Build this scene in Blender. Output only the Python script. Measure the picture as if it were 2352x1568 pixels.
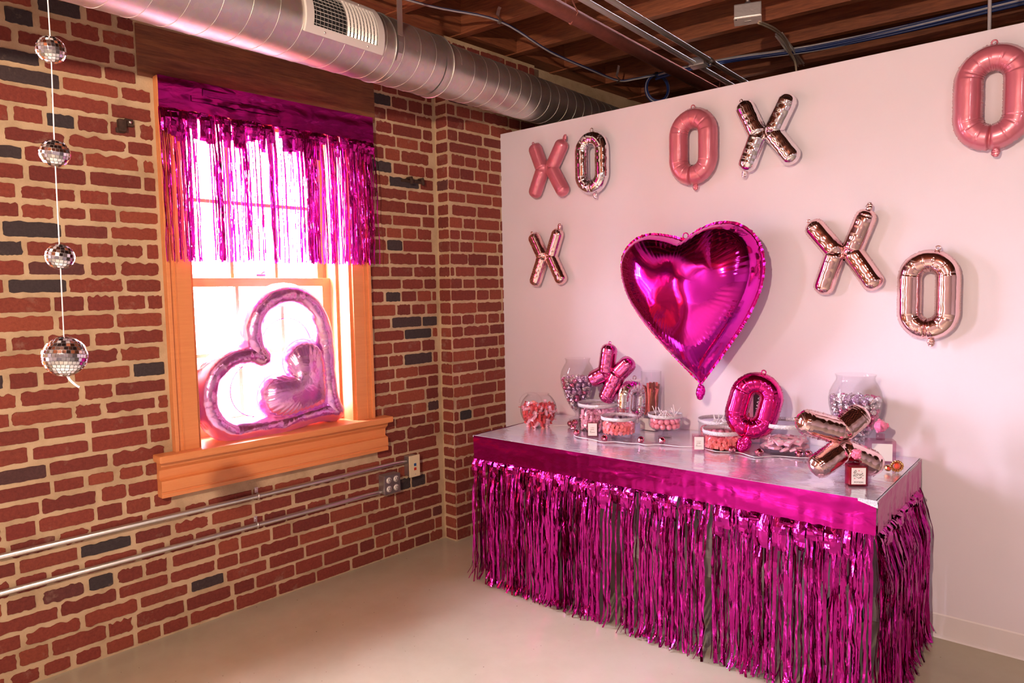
import bpy, bmesh, math, random
from mathutils import Vector, Matrix, Euler, noise
PI = math.pi
S = bpy.context.scene
for o in list(bpy.data.objects): bpy.data.objects.remove(o)
COL = S.collection
rnd = random.Random(7)

# ------------------------------------------------------------------ camera
YAW, PITCH, ROLL = -0.70444, -0.07117, -0.01842
CAM = Vector((2.396, -2.536, 1.463))
fw = Vector((math.sin(YAW)*math.cos(PITCH), math.cos(YAW)*math.cos(PITCH), math.sin(PITCH)))
r0 = Vector((math.cos(YAW), -math.sin(YAW), 0)); u0 = r0.cross(fw)
rt = r0*math.cos(ROLL)+u0*math.sin(ROLL); up = -r0*math.sin(ROLL)+u0*math.cos(ROLL)
cd = bpy.data.cameras.new('camera'); cam = bpy.data.objects.new('camera', cd); COL.objects.link(cam)
cam.matrix_world = Matrix(((rt.x, up.x, -fw.x, CAM.x), (rt.y, up.y, -fw.y, CAM.y), (rt.z, up.z, -fw.z, CAM.z), (0, 0, 0, 1)))
cd.lens = 1595.57*36/2352; cd.sensor_width = 36; cd.clip_start = .05; cd.clip_end = 200
S.camera = cam

# ------------------------------------------------------------------ view + world
S.view_settings.view_transform = 'Standard'; S.view_settings.look = 'None'
S.view_settings.gamma = 1; S.view_settings.use_curve_mapping = False
S.view_settings.exposure = 0.12
w = bpy.data.worlds.new('world'); S.world = w; w.use_nodes = True
_wn = w.node_tree; _bg = _wn.nodes['Background']
_tc = _wn.nodes.new('ShaderNodeTexCoord'); _sx = _wn.nodes.new('ShaderNodeSeparateXYZ'); _wn.links.new(_tc.outputs['Generated'], _sx.inputs[0])
_mr = _wn.nodes.new('ShaderNodeMapRange'); _wn.links.new(_sx.outputs['Z'], _mr.inputs[0])
_mr.inputs[1].default_value = -.06; _mr.inputs[2].default_value = .10; _mr.inputs[3].default_value = 6.0; _mr.inputs[4].default_value = 112.0
_bg.inputs[0].default_value = (.86, .82, 1.0, 1); _wn.links.new(_mr.outputs[0], _bg.inputs[1])

D = 0.7289; PHI = 0.055978; OA = -0.5842           # partition depth, wall angle, wall offset
dA = Vector((math.sin(PHI), math.cos(PHI), 0)); nA = Vector((math.cos(PHI), -math.sin(PHI), 0))
RZA = PI/2-PHI
def WA(u, n, z): return nA*(OA+n)+dA*u+Vector((0, 0, z))   # point u along the brick wall, n in front of it
WINS = [(-1.16, -.34, .80, 2.36), (-3.00, -2.18, .80, 2.36)]
def portal(u0_, u1_, z0, z1):
    l = bpy.data.lights.new('daylight_portal', 'AREA'); l.shape = 'RECTANGLE'; l.size = u1_-u0_; l.size_y = z1-z0
    l.cycles.is_portal = True
    o = bpy.data.objects.new('daylight_portal', l); COL.objects.link(o)
    o.location = WA((u0_+u1_)/2, -.30, (z0+z1)/2)
    o.rotation_euler = nA.to_track_quat('-Z', 'Y').to_euler()
for a in WINS: portal(*a)
def lamp(name, loc, power, colr, size=.12):
    l = bpy.data.lights.new(name, 'POINT'); l.energy = power; l.color = colr; l.shadow_soft_size = size
    o = bpy.data.objects.new(name, l); COL.objects.link(o); o.location = loc
    return o
LAMPS = [((1.95, -3.15, 2.17), 270, (1.0, .74, .55), .035),
         ((4.4, -3.8, 2.36), 50, (1.0, .84, .95), .10),
         ((3.0, -2.1, 2.80), 8, (1.0, .84, .82), .07)]
for i, (p, e, c, sz) in enumerate(LAMPS): lamp('pendant_bulb_light', p, e, c, sz)

# ------------------------------------------------------------------ material helpers
def newmat(name):
    m = bpy.data.materials.new(name); m.use_nodes = True
    nt = m.node_tree; return m, nt, nt.nodes['Principled BSDF']
def N(nt, t, **kw):
    n = nt.nodes.new(t)
    for k, v in kw.items(): setattr(n, k, v)
    return n
def L(nt, a, b): nt.links.new(a, b)
def coords(nt, scale=(1, 1, 1), obj=True):
    tc = N(nt, 'ShaderNodeTexCoord'); mp = N(nt, 'ShaderNodeMapping'); mp.inputs['Scale'].default_value = scale
    L(nt, tc.outputs['Object'], mp.inputs['Vector']); return mp.outputs['Vector']
def bump(nt, b, src, strength=.3, dist=.005):
    bn = N(nt, 'ShaderNodeBump'); bn.inputs['Strength'].default_value = strength; bn.inputs['Distance'].default_value = dist
    L(nt, src, bn.inputs['Height']); L(nt, bn.outputs['Normal'], b.inputs['Normal']); return bn
def ntex(nt, vec, scale, detail=4, rough=.55, dist=0):
    t = N(nt, 'ShaderNodeTexNoise'); t.inputs['Scale'].default_value = scale; t.inputs['Detail'].default_value = detail
    t.inputs['Roughness'].default_value = rough; t.inputs['Distortion'].default_value = dist
    if vec is not None: L(nt, vec, t.inputs['Vector'])
    return t
def ramp(nt, src, stops, interp='LINEAR'):
    r = N(nt, 'ShaderNodeValToRGB'); r.color_ramp.interpolation = interp
    e = r.color_ramp.elements
    while len(e) > 1: e.remove(e[-1])
    e[0].position = stops[0][0]; e[0].color = (*stops[0][1], 1)
    for p, c in stops[1:]:
        x = e.new(p); x.color = (*c, 1)
    L(nt, src, r.inputs[0]); return r.outputs[0]
def mixc(nt, f, a, b, mode='MIX'):
    m = N(nt, 'ShaderNodeMix', data_type='RGBA', blend_type=mode)
    for sk, v in ((m.inputs[0], f), (m.inputs[6], a), (m.inputs[7], b)):
        if isinstance(v, (int, float)): sk.default_value = v
        elif isinstance(v, tuple): sk.default_value = (*v, 1)
        else: L(nt, v, sk)
    return m.outputs[2]
def simple(name, col, rough=.5, metal=0, bs=0, bscale=40, var=0, coat=0, bdist=.003, sss=0, trans=0):
    m, nt, b = newmat(name)
    b.inputs['Base Color'].default_value = (*col, 1); b.inputs['Roughness'].default_value = rough
    b.inputs['Metallic'].default_value = metal; b.inputs['Coat Weight'].default_value = coat
    b.inputs['Coat Roughness'].default_value = .08
    if trans: b.inputs['Transmission Weight'].default_value = trans
    v = coords(nt)
    t = ntex(nt, v, bscale)
    if var:
        L(nt, ramp(nt, t.outputs[0], [(.3, tuple(c*(1-var) for c in col)), (.7, tuple(min(1, c*(1+var)) for c in col))]), b.inputs['Base Color'])
    if bs: bump(nt, b, t.outputs[0], bs, bdist)
    return m
def foil(name, col, rough=.10, crinkle=.25, scale=14, fine=.0, stretch=(1, 1, 1), trans=0.0):
    m, nt, b = newmat(name)
    b.inputs['Base Color'].default_value = (*col, 1); b.inputs['Metallic'].default_value = 1
    b.inputs['Roughness'].default_value = rough
    v = coords(nt, stretch)
    t = ntex(nt, v, scale, 3, .5, .6); vo = N(nt, 'ShaderNodeTexVoronoi'); vo.inputs['Scale'].default_value = scale*1.6
    L(nt, v, vo.inputs['Vector'])
    ad = N(nt, 'ShaderNodeMath', operation='MULTIPLY_ADD'); ad.inputs[1].default_value = .5
    L(nt, vo.outputs['Distance'], ad.inputs[0]); L(nt, t.outputs[0], ad.inputs[2])
    bump(nt, b, ad.outputs[0], crinkle, .02)
    if trans:
        out = nt.nodes['Material Output']; tl = N(nt, 'ShaderNodeBsdfTranslucent'); tl.inputs[0].default_value = (*col, 1)
        ms = N(nt, 'ShaderNodeMixShader'); ms.inputs[0].default_value = trans
        L(nt, b.outputs[0], ms.inputs[1]); L(nt, tl.outputs[0], ms.inputs[2]); L(nt, ms.outputs[0], out.inputs[0])
    return m
def glassy(name, tint=(1, 1, 1), refl=1.0, base=.018, rough=.02):
    m, nt, b = newmat(name); nt.nodes.remove(b); out = nt.nodes['Material Output']
    tr = N(nt, 'ShaderNodeBsdfTransparent'); tr.inputs[0].default_value = (*tint, 1)
    gl = N(nt, 'ShaderNodeBsdfGlossy'); gl.inputs['Roughness'].default_value = rough
    fr = N(nt, 'ShaderNodeLayerWeight'); fr.inputs[0].default_value = .5
    pw = N(nt, 'ShaderNodeMath', operation='POWER'); pw.inputs[1].default_value = 4.0; L(nt, fr.outputs['Facing'], pw.inputs[0])
    mm = N(nt, 'ShaderNodeMath', operation='MULTIPLY_ADD'); mm.inputs[1].default_value = refl*.6; mm.inputs[2].default_value = base
    L(nt, pw.outputs[0], mm.inputs[0]); ms = N(nt, 'ShaderNodeMixShader')
    L(nt, mm.outputs[0], ms.inputs[0]); L(nt, tr.outputs[0], ms.inputs[1]); L(nt, gl.outputs[0], ms.inputs[2])
    L(nt, ms.outputs[0], out.inputs[0]); return m

M = {}
def m_brick():
    m, nt, b = newmat('brick')
    geo = N(nt, 'ShaderNodeNewGeometry'); v = coords(nt)
    base = ramp(nt, geo.outputs['Random Per Island'], [(0, (.27, .050, .030)), (.25, (.34, .070, .040)), (.5, (.22, .040, .028)), (.72, (.40, .095, .045)), (.88, (.32, .06, .036)), (.945, (.28, .05, .035)), (.955, (.075, .05, .05)), (1, (.055, .045, .048))], 'LINEAR')
    n1 = ntex(nt, v, 9, 5, .7); n2 = ntex(nt, v, 90, 6, .7)
    c = mixc(nt, .55, base, ramp(nt, n2.outputs[0], [(.25, (.12, .03, .02)), (.75, (.75, .62, .55))]), 'SOFT_LIGHT')
    sm = ramp(nt, n1.outputs[0], [(.60, (0, 0, 0)), (.74, (.45, .45, .45))])
    c = mixc(nt, sm, c, (.50, .33, .22)); c = mixc(nt, 1.0, c, (.72, .74, .80), 'MULTIPLY')
    L(nt, c, b.inputs['Base Color']); b.inputs['Roughness'].default_value = .85
    bump(nt, b, n2.outputs[0], .6, .004); return m
def m_mortar():
    m, nt, b = newmat('mortar'); v = coords(nt)
    n1 = ntex(nt, v, 6, 6, .65); n2 = ntex(nt, v, 120, 4, .7)
    L(nt, ramp(nt, n1.outputs[0], [(.3, (.40, .28, .16)), (.55, (.56, .41, .25)), (.8, (.64, .49, .32))]), b.inputs['Base Color'])
    b.inputs['Roughness'].default_value = .92; bump(nt, b, n2.outputs[0], .5, .004); return m
def m_floor():
    m, nt, b = newmat('polished_concrete'); v = coords(nt)
    n1 = ntex(nt, v, 1.3, 6, .6); n2 = ntex(nt, v, 14, 6, .7); n3 = ntex(nt, v, 55, 2, .5)
    c = ramp(nt, n1.outputs[0], [(.3, (.41, .375, .27)), (.5, (.46, .42, .31)), (.7, (.50, .47, .36))])
    c = mixc(nt, .06, c, ramp(nt, n2.outputs[0], [(.3, (.40, .38, .34)), (.7, (.66, .64, .6))]), 'OVERLAY')
    sp = ramp(nt, n3.outputs[0], [(.735, (0, 0, 0)), (.76, (1, 1, 1))]); c = mixc(nt, sp, c, (.12, .08, .06))
    vo = N(nt, 'ShaderNodeTexWave'); mp = coords(nt, (1, .22, 1)); L(nt, mp, vo.inputs['Vector'])
    L(nt, c, b.inputs['Base Color'])
    L(nt, ramp(nt, n2.outputs[0], [(.3, (.18,)*3), (.75, (.26,)*3)]), b.inputs['Roughness'])
    b.inputs['Specular IOR Level'].default_value = .55
    bump(nt, b, n1.outputs[0], .12, .01); return m
def m_paint(name, col, scale=3, rough=.6):
    m, nt, b = newmat(name); v = coords(nt); n1 = ntex(nt, v, scale, 5, .6); n2 = ntex(nt, v, 160, 3, .6)
    L(nt, ramp(nt, n1.outputs[0], [(.25, tuple(c*.955 for c in col)), (.75, col)]), b.inputs['Base Color'])
    b.inputs['Roughness'].default_value = rough; bump(nt, b, n2.outputs[0], .12, .002); return m
def m_wood(name, c1, c2, c3, stretch=(1.2, 14, 14), rough=.6, bstr=.3):
    m, nt, b = newmat(name); v = coords(nt, stretch); n1 = ntex(nt, v, 2.2, 6, .65, .8); n2 = ntex(nt, v, 9, 4, .6)
    c = ramp(nt, n1.outputs[0], [(.3, c1), (.5, c2), (.72, c3)])
    c = mixc(nt, .4, c, ramp(nt, n2.outputs[0], [(.35, c1), (.65, c3)]))
    L(nt, c, b.inputs['Base Color']); b.inputs['Roughness'].default_value = rough
    bump(nt, b, n1.outputs[0], bstr, .006); return m
def m_duct():
    m, nt, b = newmat('galvanised_duct'); v = coords(nt); n1 = ntex(nt, v, 3, 4, .6); n2 = ntex(nt, v, 260, 2, .5)
    vo = N(nt, 'ShaderNodeTexVoronoi'); vo.inputs['Scale'].default_value = 60; L(nt, v, vo.inputs['Vector'])
    c = mixc(nt, .12, ramp(nt, n1.outputs[0], [(.3, (.55, .53, .50)), (.7, (.70, .68, .64))]), vo.outputs['Color'], 'SOFT_LIGHT')
    L(nt, c, b.inputs['Base Color']); b.inputs['Metallic'].default_value = .92
    L(nt, ramp(nt, n1.outputs[0], [(.3, (.34,)*3), (.7, (.44,)*3)]), b.inputs['Roughness'])
    bump(nt, b, n2.outputs[0], .08, .002); return m
def m_holo():
    m, nt, b = newmat('holographic_film'); v = coords(nt, (1, 1, 1))
    n1 = ntex(nt, v, 3.2, 3, .5, 1.2); n2 = ntex(nt, v, 420, 1, .5); vo = N(nt, 'ShaderNodeTexVoronoi'); vo.inputs['Scale'].default_value = 230
    L(nt, v, vo.inputs['Vector'])
    hue = ramp(nt, n1.outputs[0], [(.2, (.74, .70, .86)), (.38, (.80, .86, .95)), (.5, (.90, .85, .93)), (.6, (.78, .74, .92)), (.72, (.92, .90, .88)), (.85, (.90, .76, .86))])
    c = mixc(nt, .22, hue, vo.outputs['Color'], 'OVERLAY')
    L(nt, c, b.inputs['Base Color']); b.inputs['Metallic'].default_value = .78
    b.inputs['Roughness'].default_value = .16
    n3 = ntex(nt, coords(nt, (5, 11, 1)), 3.0, 4, .6, .8); n4 = ntex(nt, v, 7, 3, .5, 2)
    ad = N(nt, 'ShaderNodeMath', operation='ADD'); L(nt, n3.outputs[0], ad.inputs[0]); L(nt, n4.outputs[0], ad.inputs[1])
    bump(nt, b, ad.outputs[0], .16, .012); return m
def m_sparkle(name, col, scale=500):
    m, nt, b = newmat(name); v = coords(nt); vo = N(nt, 'ShaderNodeTexVoronoi'); vo.inputs['Scale'].default_value = scale
    L(nt, v, vo.inputs['Vector']); L(nt, ramp(nt, vo.outputs['Distance'], [(0, (1, 1, 1)), (.9, col)]), b.inputs['Base Color'])
    b.inputs['Metallic'].default_value = .25; b.inputs['Roughness'].default_value = .2
    bump(nt, b, vo.outputs['Distance'], .9, .003); return m
M['brick'] = m_brick(); M['mortar'] = m_mortar(); M['floor'] = m_floor()
M['partition'] = m_paint('white_partition_paint', (.765, .705, .785)); M['plain'] = m_paint('plain_room_paint', (.42, .35, .33))
M['base'] = m_paint('white_vinyl_base', (.74, .68, .70), 6, .45)
M['orange'] = m_wood('orange_painted_wood', (.70, .25, .085), (.74, .28, .095), (.78, .31, .11), rough=.42, bstr=.05)
M['lintel'] = m_wood('aged_timber', (.13, .040, .022), (.20, .068, .034), (.33, .13, .05), rough=.75, bstr=.6)
M['joist'] = m_wood('red_brown_joist_timber', (.12, .030, .013), (.24, .068, .026), (.38, .125, .045), rough=.65, bstr=.4)
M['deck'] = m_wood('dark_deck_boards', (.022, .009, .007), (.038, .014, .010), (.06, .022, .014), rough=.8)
M['duct'] = m_duct()
M['white_metal'] = simple('white_enamel_metal', (.72, .68, .64), .35, .1, .1, 30)
M['steel'] = simple('brushed_steel', (.74, .72, .70), .34, 1, .12, 60)
M['emt'] = simple('zinc_conduit', (.80, .77, .72), .36, .35, .1, 60)
M['boxgrey'] = simple('grey_zinc_box', (.45, .42, .42), .38, .85, .25, 50)
M['ironred'] = simple('red_brown_painted_pipe', (.26, .080, .055), .55, 0, .25, 30, .15)
M['black'] = simple('black_metal', (.02, .02, .022), .4, .3)
M['register_shade'] = simple('painted_register_shade', (.012, .012, .014), .8)  # near-black colour stands in for the shade inside the register
M['rust'] = simple('rusted_iron', (.06, .03, .02), .8, .3, .6, 60, .3)
M['ivory'] = simple('ivory_plastic', (.78, .66, .42), .35)
M['blue_p'] = simple('blue_plastic', (.02, .10, .30), .4); M['red_p'] = simple('red_plastic', (.55, .03, .02), .4)
M['cable_blue'] = simple('blue_cable_jacket', (.010, .028, .14), .4); M['cable_grey'] = simple('grey_cable_jacket', (.42, .40, .42), .4)
M['cable_tan'] = simple('tan_cable_jacket', (.45, .36, .26), .5)
M['fringe'] = foil('magenta_fringe_foil', (.52, .020, .30), .14, .30, 22, stretch=(1, 1, .4))
M['header'] = foil('magenta_header_foil', (.49, .010, .26), .20, .16, 9, stretch=(1, 1, 2))
M['wfringe'] = foil('violet_magenta_fringe_foil', (.64, .02, .37), .16, .35, 22, stretch=(1, 1, .4), trans=.10)
M['wheader'] = foil('violet_magenta_header_foil', (.46, .015, .27), .24, .22, 8, stretch=(1, 1, 2), trans=.0)
M['heart'] = foil('magenta_heart_foil', (.76, .022, .49), .10, .08, 6)
M['chrome'] = foil('silver_balloon_foil', (.86, .80, .84), .07, .12, 8)
M['rose'] = foil('rose_gold_balloon_foil', (.88, .60, .60), .09, .08, 7)
M['hotpink'] = foil('hot_pink_balloon_foil', (.86, .03, .32), .13, .18, 10)
M['mauve'] = foil('mauve_pink_balloon_foil', (.80, .16, .46), .13, .12, 12)
M['iri'] = foil('pearly_pink_balloon_foil', (.90, .52, .76), .22, .22, 14, trans=.08)
_nt = M['iri'].node_tree; _b = _nt.nodes['Principled BSDF']
L(_nt, ramp(_nt, ntex(_nt, coords(_nt), 5, 2, .5, 1.5).outputs[0], [(.3, (.80, .42, .88)), (.45, (.93, .45, .80)), (.58, (.96, .58, .70)), (.7, (.82, .44, .90))]), _b.inputs['Base Color'])
m, nt, b = newmat('satin_pink_balloon_foil'); M['satin'] = m
b.inputs['Base Color'].default_value = (.60, .165, .225, 1); b.inputs['Metallic'].default_value = .35; b.inputs['Roughness'].default_value = .32
b.inputs['Coat Weight'].default_value = .8; b.inputs['Coat Roughness'].default_value = .08
bump(nt, b, ntex(nt, coords(nt), 16, 2).outputs[0], .08, .02)
M['mirror'] = simple('mirror_tile', (.90, .88, .92), .04, 1)
M['pinkmirror'] = simple('rose_mirror_tile', (.92, .42, .50), .08, 1)
M['glass'] = glassy('clear_glass', (.985, .975, .985)); M['acrylic'] = glassy('clear_acrylic', (.98, .965, .98), .8, .02)
M['film'] = glassy('clear_film', (.97, .90, .97), .8, .06, .1); M['pane'] = glassy('window_glass', (.99, .99, 1), .6, .0)
M['pinkglass'] = glassy('pink_liquid_glass', (.80, .25, .42), 1, .06); M['palepink'] = glassy('pale_pink_glass', (.95, .72, .80), 1, .06)
M['magliquid'] = simple('magenta_liquid', (.42, .005, .06), .12, 0, coat=1)
M['rhine'] = m_sparkle('rhinestone_band', (.62, .60, .66), 330); M['holo'] = m_holo()
M['silveredge'] = m_sparkle('silver_glitter_edge', (.5, .5, .58), 420)
M['label'] = simple('white_label', (.86, .82, .82), .5); M['ink'] = simple('dark_print', (.06, .02, .03), .6)
M['redink'] = simple('red_print', (.55, .03, .08), .6)
M['c_pinkfoil'] = foil('pink_candy_foil', (.80, .25, .44), .2, .5, 90); M['c_silver'] = foil('silver_candy_foil', (.86, .84, .88), .2, .5, 90)
M['c_lav'] = foil('lavender_candy_foil', (.74, .56, .78), .2, .5, 90)
M['c_coral'] = simple('coral_pink_candy', (.86, .22, .22), .4, 0, .2, 60, .1, .4); M['c_pink'] = simple('pink_candy', (.90, .33, .42), .4, 0, .2, 60, .1, .4)
M['c_red'] = simple('red_wrapper', (.62, .06, .07), .3, 0, .5, 60, .1, .8); M['c_paper'] = simple('pale_pink_wrapper', (.88, .48, .60), .3, 0, .4, 60, .1, .8)
M['c_brown'] = simple('brown_biscuit_stick', (.28, .09, .06), .6, 0, .3, 60, .2); M['c_white'] = simple('white_stick', (.85, .82, .82), .5)
M['white_cord'] = simple('white_cord', (.80, .76, .78), .5); M['white_pl'] = simple('white_table_plastic', (.72, .70, .72), .5, 0, .1, 60)
M['gold'] = simple('gold_metal', (.80, .48, .20), .15, 1, .6, 200); M['crystal'] = simple('orange_red_crystal', (.75, .07, .03), .08, 0, coat=1)
M['pinkcrystal'] = simple('pink_crystal_cluster', (.90, .20, .38), .2, 0, .6, 160, .1, 1)
M['green_p'] = simple('green_print', (.10, .35, .15), .5)
M['shade'] = simple('dark_lamp_shade', (.03, .03, .03), .4, .5)
mm_, nt_, b_ = newmat('glowing_bulb'); M['bulb'] = mm_
b_.inputs['Emission Color'].default_value = (1, .74, .45, 1); b_.inputs['Emission Strength'].default_value = 25

# ------------------------------------------------------------------ mesh helpers
class MB:
    def __init__(s): s.v = []; s.f = []; s.sm = []; s.mi = []
    def add(s, vs, fs, smooth=False, mi=0):
        o = len(s.v); s.v += [tuple(v) for v in vs]
        for f in fs: s.f.append(tuple(i+o for i in f)); s.sm.append(smooth); s.mi.append(mi)
    def box(s, c, d, rot=None, mi=0, bev=0):
        x, y, z = d[0]/2, d[1]/2, d[2]/2
        if bev:
            bm = bmesh.new(); bmesh.ops.create_cube(bm, size=1)
            for v in bm.verts: v.co = Vector((v.co.x*d[0], v.co.y*d[1], v.co.z*d[2]))
            bmesh.ops.bevel(bm, geom=list(bm.edges), offset=bev, segments=2, profile=.7, affect='EDGES')
            vs = [v.co.copy() for v in bm.verts]; fs = [[v.index for v in f.verts] for f in bm.faces]; bm.free()
        else:
            vs = [Vector((a, b, c_)) for a in (-x, x) for b in (-y, y) for c_ in (-z, z)]
            fs = [(0, 1, 3, 2), (4, 6, 7, 5), (0, 4, 5, 1), (2, 3, 7, 6), (0, 2, 6, 4), (1, 5, 7, 3)]
        if rot is not None: vs = [rot @ v for v in vs]
        s.add([v+Vector(c) for v in vs], fs, False, mi)
    def tube(s, pts, r, seg=10, closed=False, caps=True, mi=0, smooth=True):
        pts = [Vector(p) for p in pts]; n = len(pts); vs = []; fs = []
        rf = r if callable(r) else (lambda i: r)
        prev = None
        for i, p in enumerate(pts):
            if closed: t = pts[(i+1) % n]-pts[i-1]
            else: t = pts[min(i+1, n-1)]-pts[max(i-1, 0)]
            t.normalize()
            if prev is None:
                a = Vector((0, 0, 1)) if abs(t.z) < .9 else Vector((1, 0, 0)); prev = t.cross(a).normalized()
            prev = (prev-t*prev.dot(t)).normalized(); b2 = t.cross(prev)
            for k in range(seg):
                a = 2*PI*k/seg; vs.append(p+(prev*math.cos(a)+b2*math.sin(a))*rf(i))
        for i in range(n if closed else n-1):
            j = (i+1) % n
            for k in range(seg):
                k2 = (k+1) % seg; fs.append((i*seg+k, i*seg+k2, j*seg+k2, j*seg+k))
        if caps and not closed: fs.append(tuple(range(seg))[::-1]); fs.append(tuple((n-1)*seg+k for k in range(seg)))
        s.add(vs, fs, smooth, mi)
    def lathe(s, prof, seg=32, c=(0, 0, 0), mi=0, smooth=True, close=False):
        vs = []; fs = []; n = len(prof)
        for r, z in prof:
            for k in range(seg):
                a = 2*PI*k/seg; vs.append((c[0]+r*math.cos(a), c[1]+r*math.sin(a), c[2]+z))
        m_ = n if close else n-1
        for i in range(m_):
            j = (i+1) % n
            for k in range(seg):
                k2 = (k+1) % seg; fs.append((i*seg+k, i*seg+k2, j*seg+k2, j*seg+k))
        s.add(vs, fs, smooth, mi)
    def ball(s, c, r, seg=16, rings=10, mi=0, sc=(1, 1, 1), smooth=True):
        vs = []; fs = []
        for i in range(rings+1):
            th = PI*i/rings
            for k in range(seg):
                a = 2*PI*k/seg
                vs.append((c[0]+r*sc[0]*math.sin(th)*math.cos(a), c[1]+r*sc[1]*math.sin(th)*math.sin(a), c[2]+r*sc[2]*math.cos(th)))
        for i in range(rings):
            for k in range(seg):
                k2 = (k+1) % seg; fs.append((i*seg+k, (i+1)*seg+k, (i+1)*seg+k2, i*seg+k2))
        s.add(vs, fs, smooth, mi)
    def build(s, name, mats, parent=None, loc=None, rot=None):
        me = bpy.data.meshes.new(name); me.from_pydata(s.v, [], s.f)
        if not isinstance(mats, (list, tuple)): mats = [mats]
        for q in mats: me.materials.append(q)
        me.polygons.foreach_set('use_smooth', s.sm); me.polygons.foreach_set('material_index', s.mi); me.update()
        bm = bmesh.new(); bm.from_mesh(me); bmesh.ops.remove_doubles(bm, verts=bm.verts, dist=1e-6)
        bmesh.ops.recalc_face_normals(bm, faces=bm.faces); bm.to_mesh(me); bm.free()
        o = bpy.data.objects.new(name, me); COL.objects.link(o)
        if loc is not None: o.location = loc
        if rot is not None: o.rotation_euler = rot
        if parent is not None: o.parent = parent
        return o
def tag(o, label=None, cat=None, group=None, kind=None):
    if label: o['label'] = label
    if cat: o['category'] = cat
    if group: o['group'] = group
    if kind: o['kind'] = kind
    return o
def thing(name, label, cat, loc, rz=0, group=None, rot=None):
    o = bpy.data.objects.new(name, None); COL.objects.link(o); o.location = loc
    o.rotation_euler = rot if rot is not None else (0, 0, rz); o.empty_display_size = .05
    return tag(o, label, cat, group)
def copy_tree(o, parent=None):
    c = o.copy(); COL.objects.link(c)
    if parent is not None: c.parent = parent
    for ch in list(o.children): copy_tree(ch, c)
    return c
def catmull(pts, n=8, closed=False):
    P = [Vector(p) for p in pts]; out = []; m_ = len(P)
    for i in range(m_ if closed else m_-1):
        if closed: a, b_, c_, d_ = P[i-1], P[i], P[(i+1) % m_], P[(i+2) % m_]
        else: a, b_, c_, d_ = P[max(i-1, 0)], P[i], P[i+1], P[min(i+2, m_-1)]
        for k in range(n):
            t = k/n; out.append(.5*((2*b_)+(-a+c_)*t+(2*a-5*b_+4*c_-d_)*t*t+(-a+3*b_-3*c_+d_)*t**3))
    if not closed: out.append(P[-1])
    return out
def nz(x, y=0, z=0): return noise.noise(Vector((x, y, z)))

# ------------------------------------------------------------------ brick walls
CH = .0705
def brick_rows(u_lo, u_hi, z_hi, holes, seed):
    R = random.Random(seed); out = []
    z = 0; row = 0
    while z < z_hi-.02:
        h = CH*(1+.05*math.sin(row*1.7)); z1 = min(z+h, z_hi)
        u = u_lo-R.uniform(0, .2)
        while u < u_hi:
            ln = R.choice([.205, .205, .215, .2, .105, .11, .16]) if row % 5 else R.choice([.11, .105, .115, .21])
            a, b_ = max(u, u_lo), min(u+ln, u_hi); segs = [(a, b_)]
            for (h0, h1, g0, g1) in holes:
                if z1 > g0+.01 and z < g1-.01:
                    ns = []
                    for (p, q) in segs:
                        if q <= h0 or p >= h1: ns.append((p, q))
                        else:
                            if p < h0: ns.append((p, h0))
                            if q > h1: ns.append((h1, q))
                    segs = ns
            for (p, q) in segs:
                if q-p > .035: out.append((p, q, z, z1, row))
            u += ln
        z = z1; row += 1
    return out
def brick_mesh(mb, bricks, P, seed, proud=.004):
    """P(u, z, n) maps wall coordinates to 3D. Each brick a raised slab with an eroded outline."""
    R = random.Random(seed)
    for (a, b_, z0, z1, row) in bricks:
        j = (.0112 if (a < -1.2 and z0 < 2.6) else .0082)*R.uniform(.85, 1.15); a2, b2, c2, d2 = a+j*R.uniform(.4, 1.1), b_-j*R.uniform(.4, 1.1), z0+j*R.uniform(.55, 1.05), z1-j*R.uniform(.55, 1.15)
        if b2-a2 < .02: continue
        nx = max(4, int((b2-a2)/.007)); cr = .0015+R.random()*.006*(R.random()**.5); off = R.random()*100; am = R.choice([.0015, .0025, .004, .0065])*(1.35 if a < -1.2 else 1)
        pts = []
        for i in range(nx+1):
            t = i/nx; e = cr*max(0, 1-min(t, 1-t)*nx/1.3); pts.append((a2+(b2-a2)*t, c2+e+am*nz(off+t*6, 1)+.0016*nz(off+t*41, 2)))
        for i in (1, 2, 3): pts.append((b2+am*nz(off, i*3.1), c2+(d2-c2)*i/4))
        for i in range(nx, -1, -1):
            t = i/nx; e = cr*max(0, 1-min(t, 1-t)*nx/1.3); pts.append((a2+(b2-a2)*t, d2-e+am*nz(off+t*6, 7)*1.3+.0016*nz(off+t*41, 9)))
        for i in (3, 2, 1): pts.append((a2+am*nz(off, i*5.3), c2+(d2-c2)*i/4))
        cx = (a2+b2)/2; cz = (c2+d2)/2; n = len(pts); pr = proud*R.uniform(.5, 1.3)
        v0 = [P(x, z, -.002) for x, z in pts]
        v1 = [P(x-math.copysign(min(.0015, abs(x-cx)), x-cx), z-math.copysign(min(.0015, abs(z-cz)), z-cz), pr) for x, z in pts]
        mb.add(v0+v1+[P(cx, cz, pr+.0006)], [(i, (i+1) % n, n+(i+1) % n, n+i) for i in range(n)]+[(n+i, n+(i+1) % n, 2*n) for i in range(n)], False, 1)
ZT = 2.945
U0, U1 = -6.2, 4.6
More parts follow.
